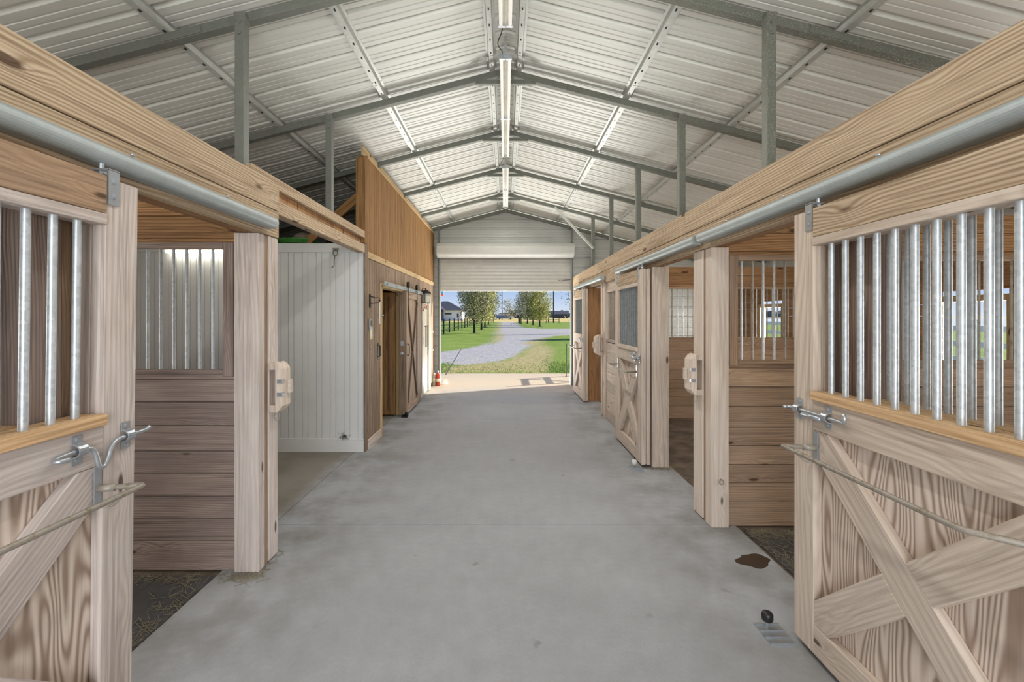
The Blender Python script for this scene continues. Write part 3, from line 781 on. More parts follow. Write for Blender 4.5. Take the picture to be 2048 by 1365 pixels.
# ------------------------------------------------------------------ fixed fronts and partitions
def stall_front(s, y0, y1, label, x=1.60, mat='stall_wood', off=.0, barmat='galv'):
    t = thing('stall_screen', label, 'stall front panel', (s*x, (y0+y1)/2, 0), 'fixed stall fronts')
    b = MB(); z = 0.0
    while z < 1.19:
        z2 = min(z+.149, 1.205); b.box(s*(x-.035), s*(x+.005), y0+.001, y1-.001, z+.002, z2-.001, 'y'); z += .149
    b.build('lower_boards', M[mat], t, bevel=.003)
    b = MB(); b.box(s*(x-.045), s*(x+.045), y0+.001, y1-.001, 1.207, 1.245, 'y'); b.build('sill', M['fresh'] if y0 < 3 else M['grey_wood'], t, bevel=.003)
    b = MB(); b.box(s*(x-.03), s*(x+.03), y0+.001, y1-.001, 1.96, 2.118, 'y', .95); b.build('top_rail', M[mat], t, bevel=.003)
    y = y1-.05-off
    while y > max(y0, -.3)+.02:
        b = MB(); b.tube([(s*x, y, 1.24), (s*x, y, 1.965)], .0122, 12, cap=False); b.build('bar', M[barmat], t, smooth=True); y -= .083
    return t
stall_front(1, -3.0, 1.944, 'fixed barred stall front behind the nearest right door')
stall_front(-1, -3.0, 1.477, 'fixed barred stall front behind the nearest left door')
stall_front(1, 4.932, 7.058, 'fixed barred stall front behind the middle right door', mat='door_wood', barmat='barrust')
stall_front(1, 8.662, 10.298, 'fixed barred stall front behind the farthest right door', mat='door_wood', barmat='barrust')
b = MB(); b.box(1.66, 1.98, 6.5, 6.8, 1.30, 1.52, 'y'); b.box(1.655, 1.99, 6.49, 6.81, 1.52, 1.545, 'y')
tag(b.build('feed_box', M['fresh'], bevel=.004), 'pale wooden feed box behind the middle right stall bars', 'feed box')
b = MB(); b.box(1.66, 1.98, 6.5, 6.8, .0, 1.299, 'z'); tag(b.build('feed_stand', M['brown_wood']), 'brown wooden stand under the feed box', 'stand')

def partition(s, D, label, mlow, mtop, x0=1.70, x1=5.17, wx0=1.765, wx1=4.93, zt=2.47, off=.05):
    t = thing('stall_partition', label, 'stall partition', (s*(x0+x1)/2, D, 0), 'plank stall partitions')
    b = MB(); z = -.01
    hs = [.19, .14, .14, .145, .14, .16, .15, .145]
    for h in hs:
        b.box(s*x0, s*x1, D+.03, D+.07, z+.002, z+h-.0015, 'x'); z += h
    b.box(s*x0, s*x1, D+.02, D+.075, z+.001, 1.232, 'x')
    b.build('lower_boards', M[mlow], t, bevel=.004)
    b = MB(); z = 2.04
    for h in (.05, .14, .14, .11):
        if z+h > zt+.001: break
        b.box(s*x0, s*x1, D+.03, D+.07, z+.002, z+h-.0015, 'x'); z += h
    b.build('upper_boards', M[mtop], t, bevel=.004)
    b = MB()
    b.box(s*x0, s*wx0, D+.0, D+.09, 1.22, 2.06, 'z'); b.box(s*(wx0), s*wx1, D+.0, D+.035, 1.235, 1.262, 'x'); b.box(s*(wx0), s*wx1, D+.0, D+.035, 2.02, 2.06, 'x'); b.box(s*wx1, s*x1, D+.0, D+.09, 1.22, 2.06, 'z')
    b.build('window_frame', M[mlow], t, bevel=.004)
    x = wx0+off; k = 0
    while x < wx1-.02:
        b = MB(); b.tube([(s*x, D+.05, 1.23), (s*x, D+.05, 2.045)], .0085 if D > 3 else .009, 10, cap=False)
        b.build('bar', M['barrust'] if (s > 0 and k % 3 == 1) else M['galv'], t, smooth=True); x += .083; k += 1
    return t
partition(-1, 2.84, 'grey-brown plank partition with barred window facing the white panel', 'stall_wood', 'brown_wood', off=.01)
partition(1, 3.45, 'tan plank partition with barred window between first and second right stalls', 'stall_wood_r', 'brown_wood')
partition(1, 7.12, 'brown plank partition with barred window between second and third right stalls', 'stall_wood_r', 'brown_wood', off=.03)
# lintels inside stalls above the doorway

# exterior side walls, board lined, with window openings
def side_wall(s, name, wins, y0, y1, mat):
    X = 5.2; b = MB(); z = 0.0
    cuts = [y0, y1]
    while z < 2.44:
        zn = z+.145
        seg = [(y0, y1)]
        for (a, c, zl, zh) in wins:
            if zn > zl+.01 and z < zh-.01:
                seg2 = []
                for (p, q) in seg:
                    if a > p and c < q: seg2 += [(p, a), (c, q)]
                    else: seg2.append((p, q))
                seg = seg2
        for (p, q) in seg: b.box(s*X, s*(X+.04), p, q, z+.002, zn-.001, 'y')
        z = zn
    b.build(name, M[mat], kind='structure', bevel=.003)
    b = MB(); b.box(s*(X+.045), s*(X+.05), y0, y1, 2.3, RZ(X)+.02, 'y', 1); b.build(name, M['endwall'], kind='structure')
    k = 1
    for (a, c, zl, zh) in wins:
        f = MB()
        f.box(s*(X-.03), s*(X+.09), a-.07, a, zl-.07, zh+.07, 'z'); f.box(s*(X-.03), s*(X+.09), c, c+.07, zl-.07, zh+.07, 'z')
        f.box(s*(X-.03), s*(X+.09), a, c, zl-.07, zl, 'y'); f.box(s*(X-.03), s*(X+.09), a, c, zh, zh+.07, 'y')
        f.build('window_%d' % (k if s > 0 else k+4), M['siding_trim'], kind='structure', bevel=.004); k += 1
side_wall(1, 'wall_right', [(.6, 1.4, 1.02, 1.76), (4.70, 5.45, 1.02, 1.76), (8.55, 9.25, 1.02, 1.76)], -3.2, EY, 'brown_wood')  # first opening, out of view, is added to let light into the stall
side_wall(-1, 'wall_left', [(.6, 1.4, 1.02, 1.76)], -3.2, 5.33, 'brown_wood')  # unseen window opening added to let light into the left stall
b = MB(); b.box(-5.25, -5.2, 5.33, EY, 0, RZ(5.2)+.02, 'y', 1); b.build('wall_left', M['endwall'], kind='structure')

# paddock fence outside the right windows (white boards)
def board_fence(x, y0, y1, label):
    t = thing('board_fence', label, 'fence', (x, (y0+y1)/2, 0))
    y = y0
    while y <= y1+.01:
        b = MB(); b.box(x-.05, x+.05, y-.05, y+.05, -.02, 1.5); b.build('post', M['housew'], t); y += 2.4
    for z in (.4, .8, 1.2):
        b = MB(); b.box(x-.075, x-.052, y0, y1, z, z+.14); b.build('rail', M['housew'], t)
board_fence(12, 2, 26, 'white board fence seen through the right stall windows')

# ------------------------------------------------------------------ header over the wash bay
t = thing('header_beam', 'short header of two pale boards over the wash bay on the left', 'beam', (-1.68, 4.2, 2.33))
b = MB(); b.box(-1.645, -1.685, 2.95, 5.325, 2.335, 2.437, 'y', 1.02); b.build('lower_board', M['header'], t, bevel=.004)
b = MB(); b.box(-1.645, -1.685, 2.95, 5.325, 2.512, 2.592, 'y', 1.05); b.build('upper_board', M['header'], t, bevel=.004)
b = MB(); b.box(-1.69, -1.73, 3.07, 5.325, 2.335, 2.41, 'y', .9); b.build('back_board', M['header'], t, bevel=.003)
b = MB(); y = 2.97
while y < 5.3:
    yy = min(y+R.uniform(.09, .2), 5.32); b.box(-1.687, -1.698, y+.003, yy-.002, 2.40, 2.55, 'z'); y = yy
b.build('infill_boards', M['brown_wood'], t)

# ------------------------------------------------------------------ white washed panel and tack room
t = thing('white_panel', 'white beaded wall panel closing the wash bay on the left', 'wall panel', (-3.4, 5.33, 0))
b = MB()
b.box(-5.17, -1.668, 5.355, 5.38, .14, 2.36, 'z', 1)
x = -1.67
k = 0
while x > -5.1:
    w = .098 if k % 2 else .066
    b.box(x-w+.006, x, 5.346, 5.354, .14, 2.36, 'z', 1); x -= w; k += 1
b.build('beaded_sheet', M['white'], t, bevel=.002)
b = MB(); b.box(-5.17, -1.66, 5.33, 5.36, 0.0, .135, 'x', 1); b.box(-5.17, -1.66, 5.335, 5.36, .135, .158, 'x', 1); b.build('base_board', M['white'], t, bevel=.004)
b = MB(); b.box(-5.17, -1.66, 5.33, 5.36, 2.345, 2.45, 'x', 1); b.build('cap_board', M['white'], t, bevel=.004)
t = thing('wall_light', 'long light on the white panel seen through the left barred window', 'light', (-3.5, 5.28, 2.36))
b = MB(); b.box(-3.95, -2.9, 5.24, 5.329, 2.36, 2.42, tone=1); b.build('housing', M['fluoro'], t)
b = MB(); b.tube([(-3.93, 5.27, 2.345), (-2.92, 5.27, 2.345)], .02, 10); b.build('tube', plain('lit_tube', (255, 250, 235), .4, emit=5), t, smooth=True)
t = thing('snap_hook', 'metal ring with hanging snap hook at the top of the white panel', 'hook', (-1.98, 5.3, 2.4))
b = MB(); b.box(-2.02, -1.955, 5.318, 5.33, 2.355, 2.395, tone=1); b.build('plate', M['barrust'], t)
b = MB(); b.tube([(-1.987+.026*math.sin(a), 5.312, 2.335+.034*math.cos(a)) for a in [2*math.pi*k/16 for k in range(17)]], .006, 8); b.build('ring', M['truss'], t, smooth=True)
b = MB(); b.tube([(-1.99, 5.312, 2.30), (-2.0, 5.312, 2.24), (-2.0, 5.312, 2.19), (-2.02, 5.312, 2.165), (-2.03, 5.312, 2.17)], .005, 8); b.build('hook', M['truss'], t, smooth=True)
b = MB()
for k in range(70):
    a = R.uniform(0, 6.28); r = abs(R.gauss(0, .03)); c = Vector((-1.88+r*math.cos(a), 5.318+R.uniform(-.015, .005), .19+r*math.sin(a)*.8))
    b.tube([c, c+Vector((R.uniform(-.03, .03), R.uniform(-.008, .0), R.uniform(-.03, .03)))], .0016, 4)
tag(b.build('cobweb_debris', M['web']), 'dark clump of cobweb and chaff above the white panel base', 'debris', kind='stuff')

# loft clutter
b = MB()
for k in range(4): b.tube([(-2.55+(.2+.01*k)*math.cos(a), 5.6+(.2+.01*k)*math.sin(a), 2.48+.012*k) for a in [2*math.pi*j/28 for j in range(29)]], .010, 8)
tag(b.build('hose_coil', M['green'], smooth=True), 'coiled green hose lying on top of the white panel', 'hose')
b = MB(); b.box(-5.1, -1.76, 5.38, 6.8, 2.41, 2.455, 'x'); b.build('ceiling', M['brown_wood'], kind='structure')
b = MB()
b.lathe([(.12, 0), (.13, .02), (.10, .06), (.04, .09), (.01, .095)], (-2.5, 5.62, 2.53), 14)
tag(b.build('feed_tub_lid', M['straw'], smooth=True), 'tan domed lid resting on the green hose', 'lid')
b = MB(); b.obd((-2.42, 5.48, 2.47), (-1.72, 5.48, 3.08), (0, 1, 0), .04, .1, tone=1); tag(b.build('wood_brace', M['siding'], bevel=.004), 'diagonal amber timber brace above the white panel', 'brace')

TX = -1.65
def siding(b, y0, y1, z0, z1, x=TX, pitch=.102, top=None):
    y = y0
    while y < y1-.001:
        yy = min(y+pitch, y1)
        b.box(x, x-.012, y+.006, yy-.006, z0, z1, 'z', R.uniform(.92, 1.04)); y = yy
    b.box(x-.008, x-.02, y0, y1, z0, z1, 'z', .6)
b = MB()
siding(b, 5.42, EY-.02, 2.37, 3.50); b.build('wall_tack_room', M['siding'], kind='structure')
b = MB()
siding(b, 5.42, 6.03, .10, 2.29); siding(b, 6.03, 7.35, 2.02, 2.29); siding(b, 7.35, 8.92, .10, 2.29); siding(b, 8.92, 9.98, 2.10, 2.29); siding(b, 9.98, EY-.02, .1, 2.29)
b.build('wall_tack_room', M['siding_low'], kind='structure')
b = MB()
b.box(TX+.012, TX-.012, 5.44, EY-.02, 2.292, 2.368, 'y', 1.0)
b.build('trim_2', M['siding_trim'], kind='structure', bevel=.003)
b = MB()
b.box(TX+.008, TX-.1, 5.33, 5.44, 2.455, 3.47, 'z', .8); b.box(TX-.02, TX-.095, 5.30, 5.329, 2.455, 3.44, 'z', .85)
b.box(TX+.010, TX-.03, 5.40, 5.44, 2.36, 3.5, 'z', 1.0)
b.build('trim_3', M['siding'], kind='structure', bevel=.004)
b = MB(); b.box(TX+.008, TX-.006, 5.325, 5.44, .0, 2.452, 'z', .7); b.build('trim_6', M['siding_low'], kind='structure', bevel=.003)
b = MB(); segs = [5.33, 6.0, 7.52, 9.08, EY-.03]
for a, c in zip(segs[:-1], segs[1:]):
    b.box(TX-.02, TX-.05, a+.03, c-.05, 3.49, 3.6, 'y', 1.0)
b.box(TX+.012, TX-.01, 5.42, EY-.02, 3.485, 3.512, 'y', 1.05)
b.build('trim_4', M['siding_trim'], kind='structure', bevel=.003)
b = MB(); b.box(TX+.014, TX-.012, 5.45, 6.0, 0, .11, 'y', 1.25); b.box(TX+.014, TX-.012, 8.6, 8.9, 0, .09, 'y', 1.2)
b.build('baseboard_left', M['grey_wood'], kind='structure', bevel=.003)
# room inside
b = MB()
y = 5.45
b.box(-3.9, TX-.03, 5.45, 5.47, 0, 2.4, 'z', 1); b.box(-3.9, TX-.03, 8.6, 8.62, 0, 2.4, 'z', 1); b.box(-3.92, -3.9, 5.45, 8.62, 0, 2.4, 'z', 1)
b.build('wall_tack_room', M['siding'], kind='structure')
b = MB(); b.box(-3.9, TX-.03, 5.45, 8.62, 2.4, 2.44, 'y', .8); b.build('ceiling', M['siding'], kind='structure')
# opening frame
b = MB()
b.box(TX+.02, TX-.12, 5.98, 6.03, 0, 2.02, 'z', 1.0); b.box(TX+.02, TX-.12, 6.0, 7.36, 1.98, 2.03, 'y', 1.05); b.box(TX+.0, TX-.12, 7.34, 7.38, 0, 2.0, 'z', .9)
b.build('trim_5', M['siding_trim'], kind='structure', bevel=.003)
# inner hinged door swung into the room
t = thing('door_leaf', 'brown inner door of the tack room standing open', 'door', (TX-.1, 7.3, 0))
b = MB(); b.box(TX-.11, TX-.62, 7.26, 7.30, .02, 1.97, 'z', .95); b.build('slab', M['siding'], t, bevel=.003)
b = MB(); b.box(TX-.20, TX-.22, 7.24, 7.26, .1, 1.9, 'z', .85); b.build('stile', M['dark_wood'], t)
# sliding barn door
t = thing('barn_door', 'weathered brown sliding barn door with dark X strips at the tack room', 'sliding door', (-1.6, 7.85, 0))
bx0, bx1 = -1.565, -1.605; y0, y1 = 7.2, 8.55
b = MB(); y = y0
while y < y1-.01: yy = min(y+.15, y1); b.box(bx0-.018, bx1-.02, y+.002, yy-.002, .04, 1.985, 'z'); y = yy
b.build('planks', M['siding_low'], t, bevel=.003)
for (a, c) in ((y0, y0+.09), (y1-.45, y1-.37)):
    b = MB(); b.box(bx0, bx0-.017, a, c, .04, 1.985, 'z', .95); b.build('stile', M['siding_low'], t, bevel=.002)
b = MB(); b.box(bx0+.001, bx0-.017, y0+.09, y1-.45, .04, .15, 'y', 1.25); b.box(bx0+.001, bx0-.017, y0+.09, y1-.45, 1.88, 1.985, 'y', 1.05); b.build('rail', M['siding_low'], t, bevel=.002)
for (za, zb) in ((1.83, .2), (.2, 1.83)):
    b = MB(); b.obd((bx0-.006, y0+.11, za), (bx0-.006, y1-.46, zb), (0, 1, 0), .035, .028, tone=1); lab(b.build('strip', M['dark_wood'], t), 'thin dark diagonal strip')
b = MB(); b.box(bx0-.02, bx1-.065, y0-.035, y0-.001, .05, 1.98, 'z', .75); b.build('edge_board', M['siding_low'], t, bevel=.003)
b = MB(); b.tube([(bx0+.0, y0+.05, 1.15), (bx0+.03, y0+.05, 1.145), (bx0+.035, y0+.05, 1.11), (bx0+.035, y0+.05, 1.01), (bx0+.03, y0+.05, .975), (bx0, y0+.05, .97)], .007, 8)
b.build('handle', M['black_iron'], t, smooth=True)
b = MB(); b.tube([(bx1-.02, y0-.035, 1.01), (bx1-.02, y0-.06, 1.01)], .012, 10); b.tube([(bx1-.02, y0-.06, 1.01), (bx1-.02, y0-.075, 1.01), (bx1-.02, y0-.10, 1.01)], [.02, .028, .02], 14); b.box(bx1-.045, bx1+.005, y0-.04, y0-.035, 1.13, 1.2, tone=1)
lab(b.build('knob', M['zinc'], t, smooth=False), 'round silver door knob')
for yy in (y0+.14, y1-.5):
    b = MB(); b.box(bx0+.006, bx0, yy-.02, yy+.02, 1.82, 2.08, tone=1); b.tube([(bx0-.02, yy, 2.10), (bx0+.012, yy, 2.10)], .05, 18); b.build('hanger', M['black_iron'], t)
b = MB(); b.box(-1.585, -1.595, 5.97, 8.75, 2.0, 2.055, tone=1)
for k in range(6): b.tube([(-1.65, 6.1+k*.5, 2.027), (-1.57, 6.1+k*.5, 2.027)], .012, 8)
tag(b.build('barn_door_track', M['track']), 'flat grey steel track above the tack room opening', 'sliding door track')
b = MB(); b.box(-1.63, -1.54, 7.14, 7.22, 0, .03, tone=1); b.lathe([(.02, 0), (.025, .02), (.02, .05)], (-1.56, 7.16, .03), 10)
tag(b.build('floor_stop', M['black_iron']), 'small black stop at the foot of the brown barn door', 'door stop')
# lantern
t = thing('wall_lantern', 'black wall lantern beside the top of the barn door', 'lantern', (-1.56, 8.78, 1.9))
lx, ly = -1.54, 8.8
b = MB(); b.lathe([(.085, 1.84), (.085, 1.852)], (lx, ly, 0), 4); b.lathe([(.105, 2.03), (.10, 2.045), (.03, 2.10), (.012, 2.105), (.012, 2.13), (.004, 2.14)], (lx, ly, 0), 8)
for k in range(4): a = math.pi/2*k+.0; b.tube([(lx+.08*math.cos(a), ly+.08*math.sin(a), 1.85), (lx+.085*math.cos(a), ly+.085*math.sin(a), 2.035)], .006, 6)
b.box(-1.65, -1.62, 8.76, 8.84, 1.83, 2.0, tone=1); b.tube([(-1.64, 8.8, 2.0), (-1.6, 8.8, 2.13), (lx, ly, 2.13)], .008, 6)
b.build('frame', M['black_iron'], t)
b = MB(); b.lathe([(.07, 1.853), (.072, 2.03)], (lx, ly, 0), 4); b.build('pane', M['pane'], t)
# side entry door
t = thing('entry_door', 'cream side door with hinges near the rolling door', 'door', (-1.63, 9.45, 0))
b = MB(); b.box(-1.645, -1.675, 9.06, 9.84, .02, 2.05, 'z', 1); b.build('slab', M['white_door'], t, bevel=.003)
b = MB(); b.box(-1.635, -1.69, 8.94, 9.05, 0, 2.1, 'z', 1); b.box(-1.635, -1.69, 9.86, 9.97, 0, 2.1, 'z', 1); b.box(-1.635, -1.69, 8.94, 9.97, 2.06, 2.1, 'y', 1); b.box(-1.62, -1.636, 9.62, 9.85, .02, 2.03, 'z', 1); b.build('frame', M['white_door'], t, bevel=.003)
for z in (.3, 1.1, 1.8):
    b = MB(); b.box(-1.64, -1.646, 9.07, 9.15, z-.07, z+.07, tone=1); b.build('hinge', M['barrust'], t)
for z in (1.25, .85):
    b = MB(); b.tube([(-1.59+.018*math.cos(a), 9.95, z+.018*math.sin(a)) for a in [2*math.pi*k/10 for k in range(11)]], .005, 6); b.tube([(-1.63, 9.95, z), (-1.605, 9.95, z)], .006, 6); b.build('ring', M['strap'], t)
t = thing('hanging_decoration', 'rust-orange leaf decoration with hanging chime rods below the lantern', 'decoration', (-1.6, 9.0, 1.6))
b = MB()
for k in range(26):
    c = Vector((-1.585+R.uniform(-.02, .02), 8.9+R.uniform(-.02, .25), 1.74)); c.z += (c.y-8.9)*.25+R.gauss(0, .02)
    b.add([c+Vector((R.uniform(-.03, .03), R.uniform(-.04, .04), R.uniform(-.03, .03))) for _ in range(3)], [(0, 1, 2)])
b.build('leaf_cluster', M['redleaf'], t, recalc=False)
b = MB(); b.tube([(-1.57, 9.05, 1.7), (-1.57, 9.05, 1.4)], .003, 5); b.lathe([(.01, 0), (.05, -.01), (.05, -.03)], (-1.57, 9.05, 1.41), 12)
for k in range(3): b.tube([(-1.57+.02*math.cos(k*2), 9.05+.03*math.sin(k*2), 1.38), (-1.57+.02*math.cos(k*2), 9.05+.03*math.sin(k*2), .98)], .008, 8)
b.build('chimes', M['barrust'], t)
# extinguishers
for i, (x, y, col, lb) in enumerate(((-1.64, 10.40, 'white_door', 'cream upright cylinder on the floor beside the far left door jamb'), (-1.535, 10.38, 'red', 'red fire extinguisher with pale label beside the far left door jamb'))):
    t = thing('fire_extinguisher', lb, 'fire extinguisher', (x, y, 0))
    b = MB(); b.lathe([(.04, 0), (.045, .01), (.045, .25), (.036, .285), (.014, .30), (.014, .315)], (x, y, .001), 18); b.build('cylinder', M[col], t, smooth=True)
    b = MB(); b.lathe([(.0465, .09), (.0465, .17)], (x, y, 0), 18); b.build('label', M['label'], t, smooth=True)
    b = MB(); b.box(x-.012, x+.012, y-.05, y+.02, .316, .335, tone=1); b.box(x-.01, x+.01, y-.07, y+.02, .345, .352, tone=1)
    b.build('valve', M['galv'], t)
# small things on the tack room wall
t = thing('bridle_rack', 'metal bridle rack with hanging white strap near the white panel', 'rack', (TX, 5.55, 1.75))
b = MB(); b.box(TX+.001, TX+.008, 5.5, 5.56, 1.70, 1.86, tone=1); b.tube([(TX+.005, 5.53, 1.84), (TX+.06, 5.56, 1.82), (TX+.10, 5.58, 1.82), (TX+.11, 5.58, 1.79), (TX+.10, 5.58, 1.76), (TX+.005, 5.53, 1.75)], .006, 8)
b.tube([(TX+.10, 5.50, 1.79), (TX+.10, 5.66, 1.79)], .005, 8); b.build('bracket', M['black_iron'], t)
b = MB(); b.box(TX+.093, TX+.103, 5.60, 5.63, 1.5, 1.77, tone=1); lab(b.build('strap', M['strap'], t, bevel=.003), 'white hanging strap')
t = thing('thermometer', 'narrow grey gauge on the siding below the bridle rack', 'thermometer', (TX, 5.5, 1.5))
b = MB(); b.box(TX+.001, TX+.02, 5.49, 5.54, 1.43, 1.56, tone=1); b.build('case', M['zinc'], t, bevel=.003)
b = MB(); b.box(TX+.02, TX+.022, 5.505, 5.525, 1.48, 1.54, tone=1); b.build('screen', M['slot'], t)
t = thing('notice_card', 'small cream and yellow card fixed to the tack room siding', 'notice', (TX, 5.58, 1.35))
b = MB(); b.box(TX+.001, TX+.004, 5.53, 5.63, 1.34, 1.46, tone=1); b.build('upper_card', M['label'], t)
b = MB(); b.box(TX+.001, TX+.004, 5.53, 5.63, 1.31, 1.337, tone=1)
b.build('lower_card', M['paper_y'], t)
b = MB(); b.tube([(TX, 5.88, 1.22), (TX+.03, 5.88, 1.21), (TX+.03, 5.88, 1.08), (TX, 5.88, 1.07)], .007, 8); b.box(TX+.001, TX+.006, 5.86, 5.90, 1.04, 1.25, tone=1)
tag(b.build('pull_handle', M['black_iron']), 'black pull handle on the siding left of the tack room opening', 'handle')
b = MB(); b.box(TX+.001, TX+.03, 5.90, 6.06, 1.60, 1.615, tone=1); tag(b.build('hook_latch', M['barrust']), 'small rusty hasp at the tack room opening edge', 'latch')

# ------------------------------------------------------------------ floor marks, straw
def blob(name, label, cx, cy, rx, ry, z, mat, n=40, jag=.25):
    ph = [R.uniform(0, 6.28) for _ in range(6)]
    pts = []
    for k in range(n):
        a = 2*math.pi*k/n; r = 1+jag*sum(math.sin((j+2)*a+ph[j])/(j+1.5) for j in range(6))*.6
        pts.append((cx+rx*r*math.cos(a), cy+ry*r*math.sin(a)))
    b = MB(); b.prism(pts, 'z', z, z+.0012, tone=1); return tag(b.build(name, mat), label, 'stain')
blob('stain', 'dark brown wet stain on the concrete by the nearest right doorway', 1.62, 2.97, .105, .085, .0, plain('wet_brown_stain', (66, 52, 42), .3), n=90, jag=.34)
t = thing('yard_gate', 'low braced gate panel just outside the right of the far opening', 'gate', (2.2, 11.7, 0))
for y, h in ((11.2, 1.4), (12.3, 1.2)):
    b = MB(); b.box(2.165, 2.235, y-.03, y+.03, -.005, h, 'z'); b.build('stile', M['grey_wood'], t)
for z in (.74, 1.12):
    b = MB(); b.box(2.185, 2.21, 11.2, 12.3, z-.055, z+.055, 'y'); b.build('rail', M['grey_wood'], t)
b = MB(); b.obd((2.17, 11.22, .3), (2.17, 12.28, 1.12), (0, 0, 1), .07, .03); b.build('brace', M['grey_wood'], t)
b = MB()
def straw(n, fx):
    for i in range(n):
        x, y, z = fx(); a = R.uniform(0, math.pi); L = R.uniform(.01, .05); d = Vector((math.cos(a)*L, math.sin(a)*L, R.uniform(-.004, .006)))
        c = Vector((x, y, z+.003)); b.obd(c-d, c+d, (0, 0, 1), .002, .002, tone=R.uniform(.6, 1.1))
straw(330, lambda: (-1.80-abs(R.gauss(0, .09)), R.uniform(1.0, 2.83), -.007))
straw(160, lambda: (-1.9-R.random()*.9, 2.8-abs(R.gauss(0, .04)), -.007))
straw(70, lambda: (-1.62+R.gauss(0, .06), 2.79+R.gauss(0, .03), 0))
straw(40, lambda: (-1.55+R.gauss(0, .03), 2.93+R.gauss(0, .09), 0))
straw(240, lambda: (1.80+abs(R.gauss(0, .1)), R.uniform(2.3, 3.43), -.009))
straw(200, lambda: (1.8+R.random()*.4, 3.4-abs(R.gauss(0, .05)), -.009))
straw(200, lambda: (1.8+R.random()*1.2, R.uniform(3.75, 5), -.017))
straw(60, lambda: (1.62+R.gauss(0, .08), 4.76+R.gauss(0, .02), 0))
tag(b.build('straw', M['straw']), 'loose straw and hay chaff along the stall floor edges', 'straw', kind='stuff')
b = MB()
for i in range(60): x, y = R.gauss(-1.45, .05), R.gauss(10.68, .12); h = R.uniform(.03, .12); b.tube([(x, y, -.005), (x+R.gauss(0, .03), y+R.gauss(0, .03), h)], .002, 3)
tag(b.build('dry_weeds', M['straw']), 'dry weeds growing at the outer left door jamb', 'weeds', kind='stuff')

# ------------------------------------------------------------------ outside
for (p0, p1, lb) in (((-1.62, 12.3, 0), (-1.29, 13.2, .62), 'black rod leaning outside the left of the far opening'), ((1.60, 12.0, 0), (1.62, 12.1, .86), 'thin black stake outside the right of the far opening')):
    b = MB(); b.tube([p0, p1], .012, 8); tag(b.build('stake', M['black']), lb, 'stake')
b = MB(); b.box(-1.60, -1.50, 10.95, 11.05, 2.13, 2.22, tone=1); b.box(-1.60, -1.50, 10.95, 11.05, 2.085, 2.13, tone=1, mi=1); b.tube([(-1.55, 11.0, 2.22), (-1.55, 11.0, 2.9), (-1.55, 10.62, 2.9), (-1.55, 10.58, 2.85)], .004, 5)
tag(b.build('hanging_feeder', [M['blue'], M['red']]), 'small blue hanging feeder at the top left of the far opening', 'feeder')

def tree(x, y, h, rw, mat, label, n=3600, grp='trees lining the gravel drive', z0=0, leaf=.075, bare=.9, squash=1.0):
    t = thing('tree', label, 'tree', (x, y, z0), grp)
    rr = R
    b = MB(); b.tube([(x, y, z0-.05), (x+.02, y, z0+.9), (x, y, z0+2), (x, y, z0+h*.6), (x, y, z0+h*.9)], [.13, .09, .08, .05, .015], 8)
    for k in range(26):
        a = rr.uniform(0, 6.28); zz = rr.uniform(bare, h*.7); L = rw*rr.uniform(.5, .95)
        b.tube([(x, y, z0+zz), (x+L*.5*math.cos(a), y+L*.5*math.sin(a), z0+zz+.7), (x+L*math.cos(a), y+L*math.sin(a), z0+zz+1.7)], [.035, .02, .006], 5)
    b.build('trunk', M['bark'], t)
    b = MB(); cz = z0+bare+(h-bare)*.42; hz = (h-bare)*.58
    clumps = []
    for k in range(60):
        while True:
            u = Vector((rr.uniform(-1, 1), rr.uniform(-1, 1), rr.uniform(-1, 1)))
            if u.length < 1: break
        clumps.append(Vector((x+u.x*rw*.85, y+u.y*rw*.85, cz+u.z*hz*.85)))
    for i in range(n):
        c = clumps[i % 60]+Vector((rr.gauss(0, rw*.2), rr.gauss(0, rw*.2), rr.gauss(0, rw*.28)))
        e = ((c.x-x)/rw)**2+((c.y-y)/rw)**2+((c.z-cz)/hz)**2
        if e > 1.15 or c.z < z0+bare: continue
        d1 = Vector((rr.gauss(0, 1), rr.gauss(0, 1), rr.gauss(0, 1))).normalized(); d2 = d1.orthogonal().normalized()
        L = leaf*rr.uniform(.7, 1.4)
        b.add([c-d1*L, c+d2*L*.5, c+d1*L, c-d2*L*.5], [(0, 1, 2, 3)])
    b.build('crown', mat, t, recalc=False)
    b = MB(); b.lathe([(.6, -.03), (.5, .01), (.1, .05)], (x, y, z0), 14); b.build('mulch_ring', M['mulch'], t)
tree(-2.85, 41.5, 7.2, 1.55, M['leaf_b'], 'olive-leaved tree nearest on the left of the gravel drive', n=11000, leaf=.065)
tree(-2.75, 52, 7.6, 1.7, M['leaf_a'], 'yellow-green tree second on the left of the gravel drive', n=8000, leaf=.08)
tree(-2.9, 64, 8, 1.8, M['leaf_a'], 'yellow-green tree third on the left of the gravel drive', n=6000, leaf=.09)
tree(-3.0, 80, 8.5, 2.2, M['leaf_b'], 'last tree on the left of the gravel drive', n=4500, leaf=.12)
tree(4.95, 66, 7.4, 1.8, M['leaf_a'], 'pale green tree nearest on the right of the gravel drive', n=9000, leaf=.085)
tree(4.7, 78, 7.6, 2.2, M['leaf_b'], 'olive tree second on the right of the gravel drive', n=6500, leaf=.1)
tree(4.4, 92, 8.2, 2.6, M['leaf_b'], 'farthest olive tree on the right of the gravel drive', n=5000, leaf=.13)
tree(6.7, 41, 6.8, 1.7, M['leaf_b'], 'sparse tree cut off at the right edge of the far opening', n=700, grp='sparse bare trees', leaf=.08)
tree(10.2, 33.5, 6.5, 1.3, M['leaf_b'], 'tree out of view right of the opening, shading the gravel', n=9000, leaf=.1, grp='trees beside the yard')
tree(1.5, 190, 9, 4.0, M['leaf_b'], 'hazy bare tree in the distance behind the thin utility pole', n=800, grp='sparse bare trees', leaf=.25)

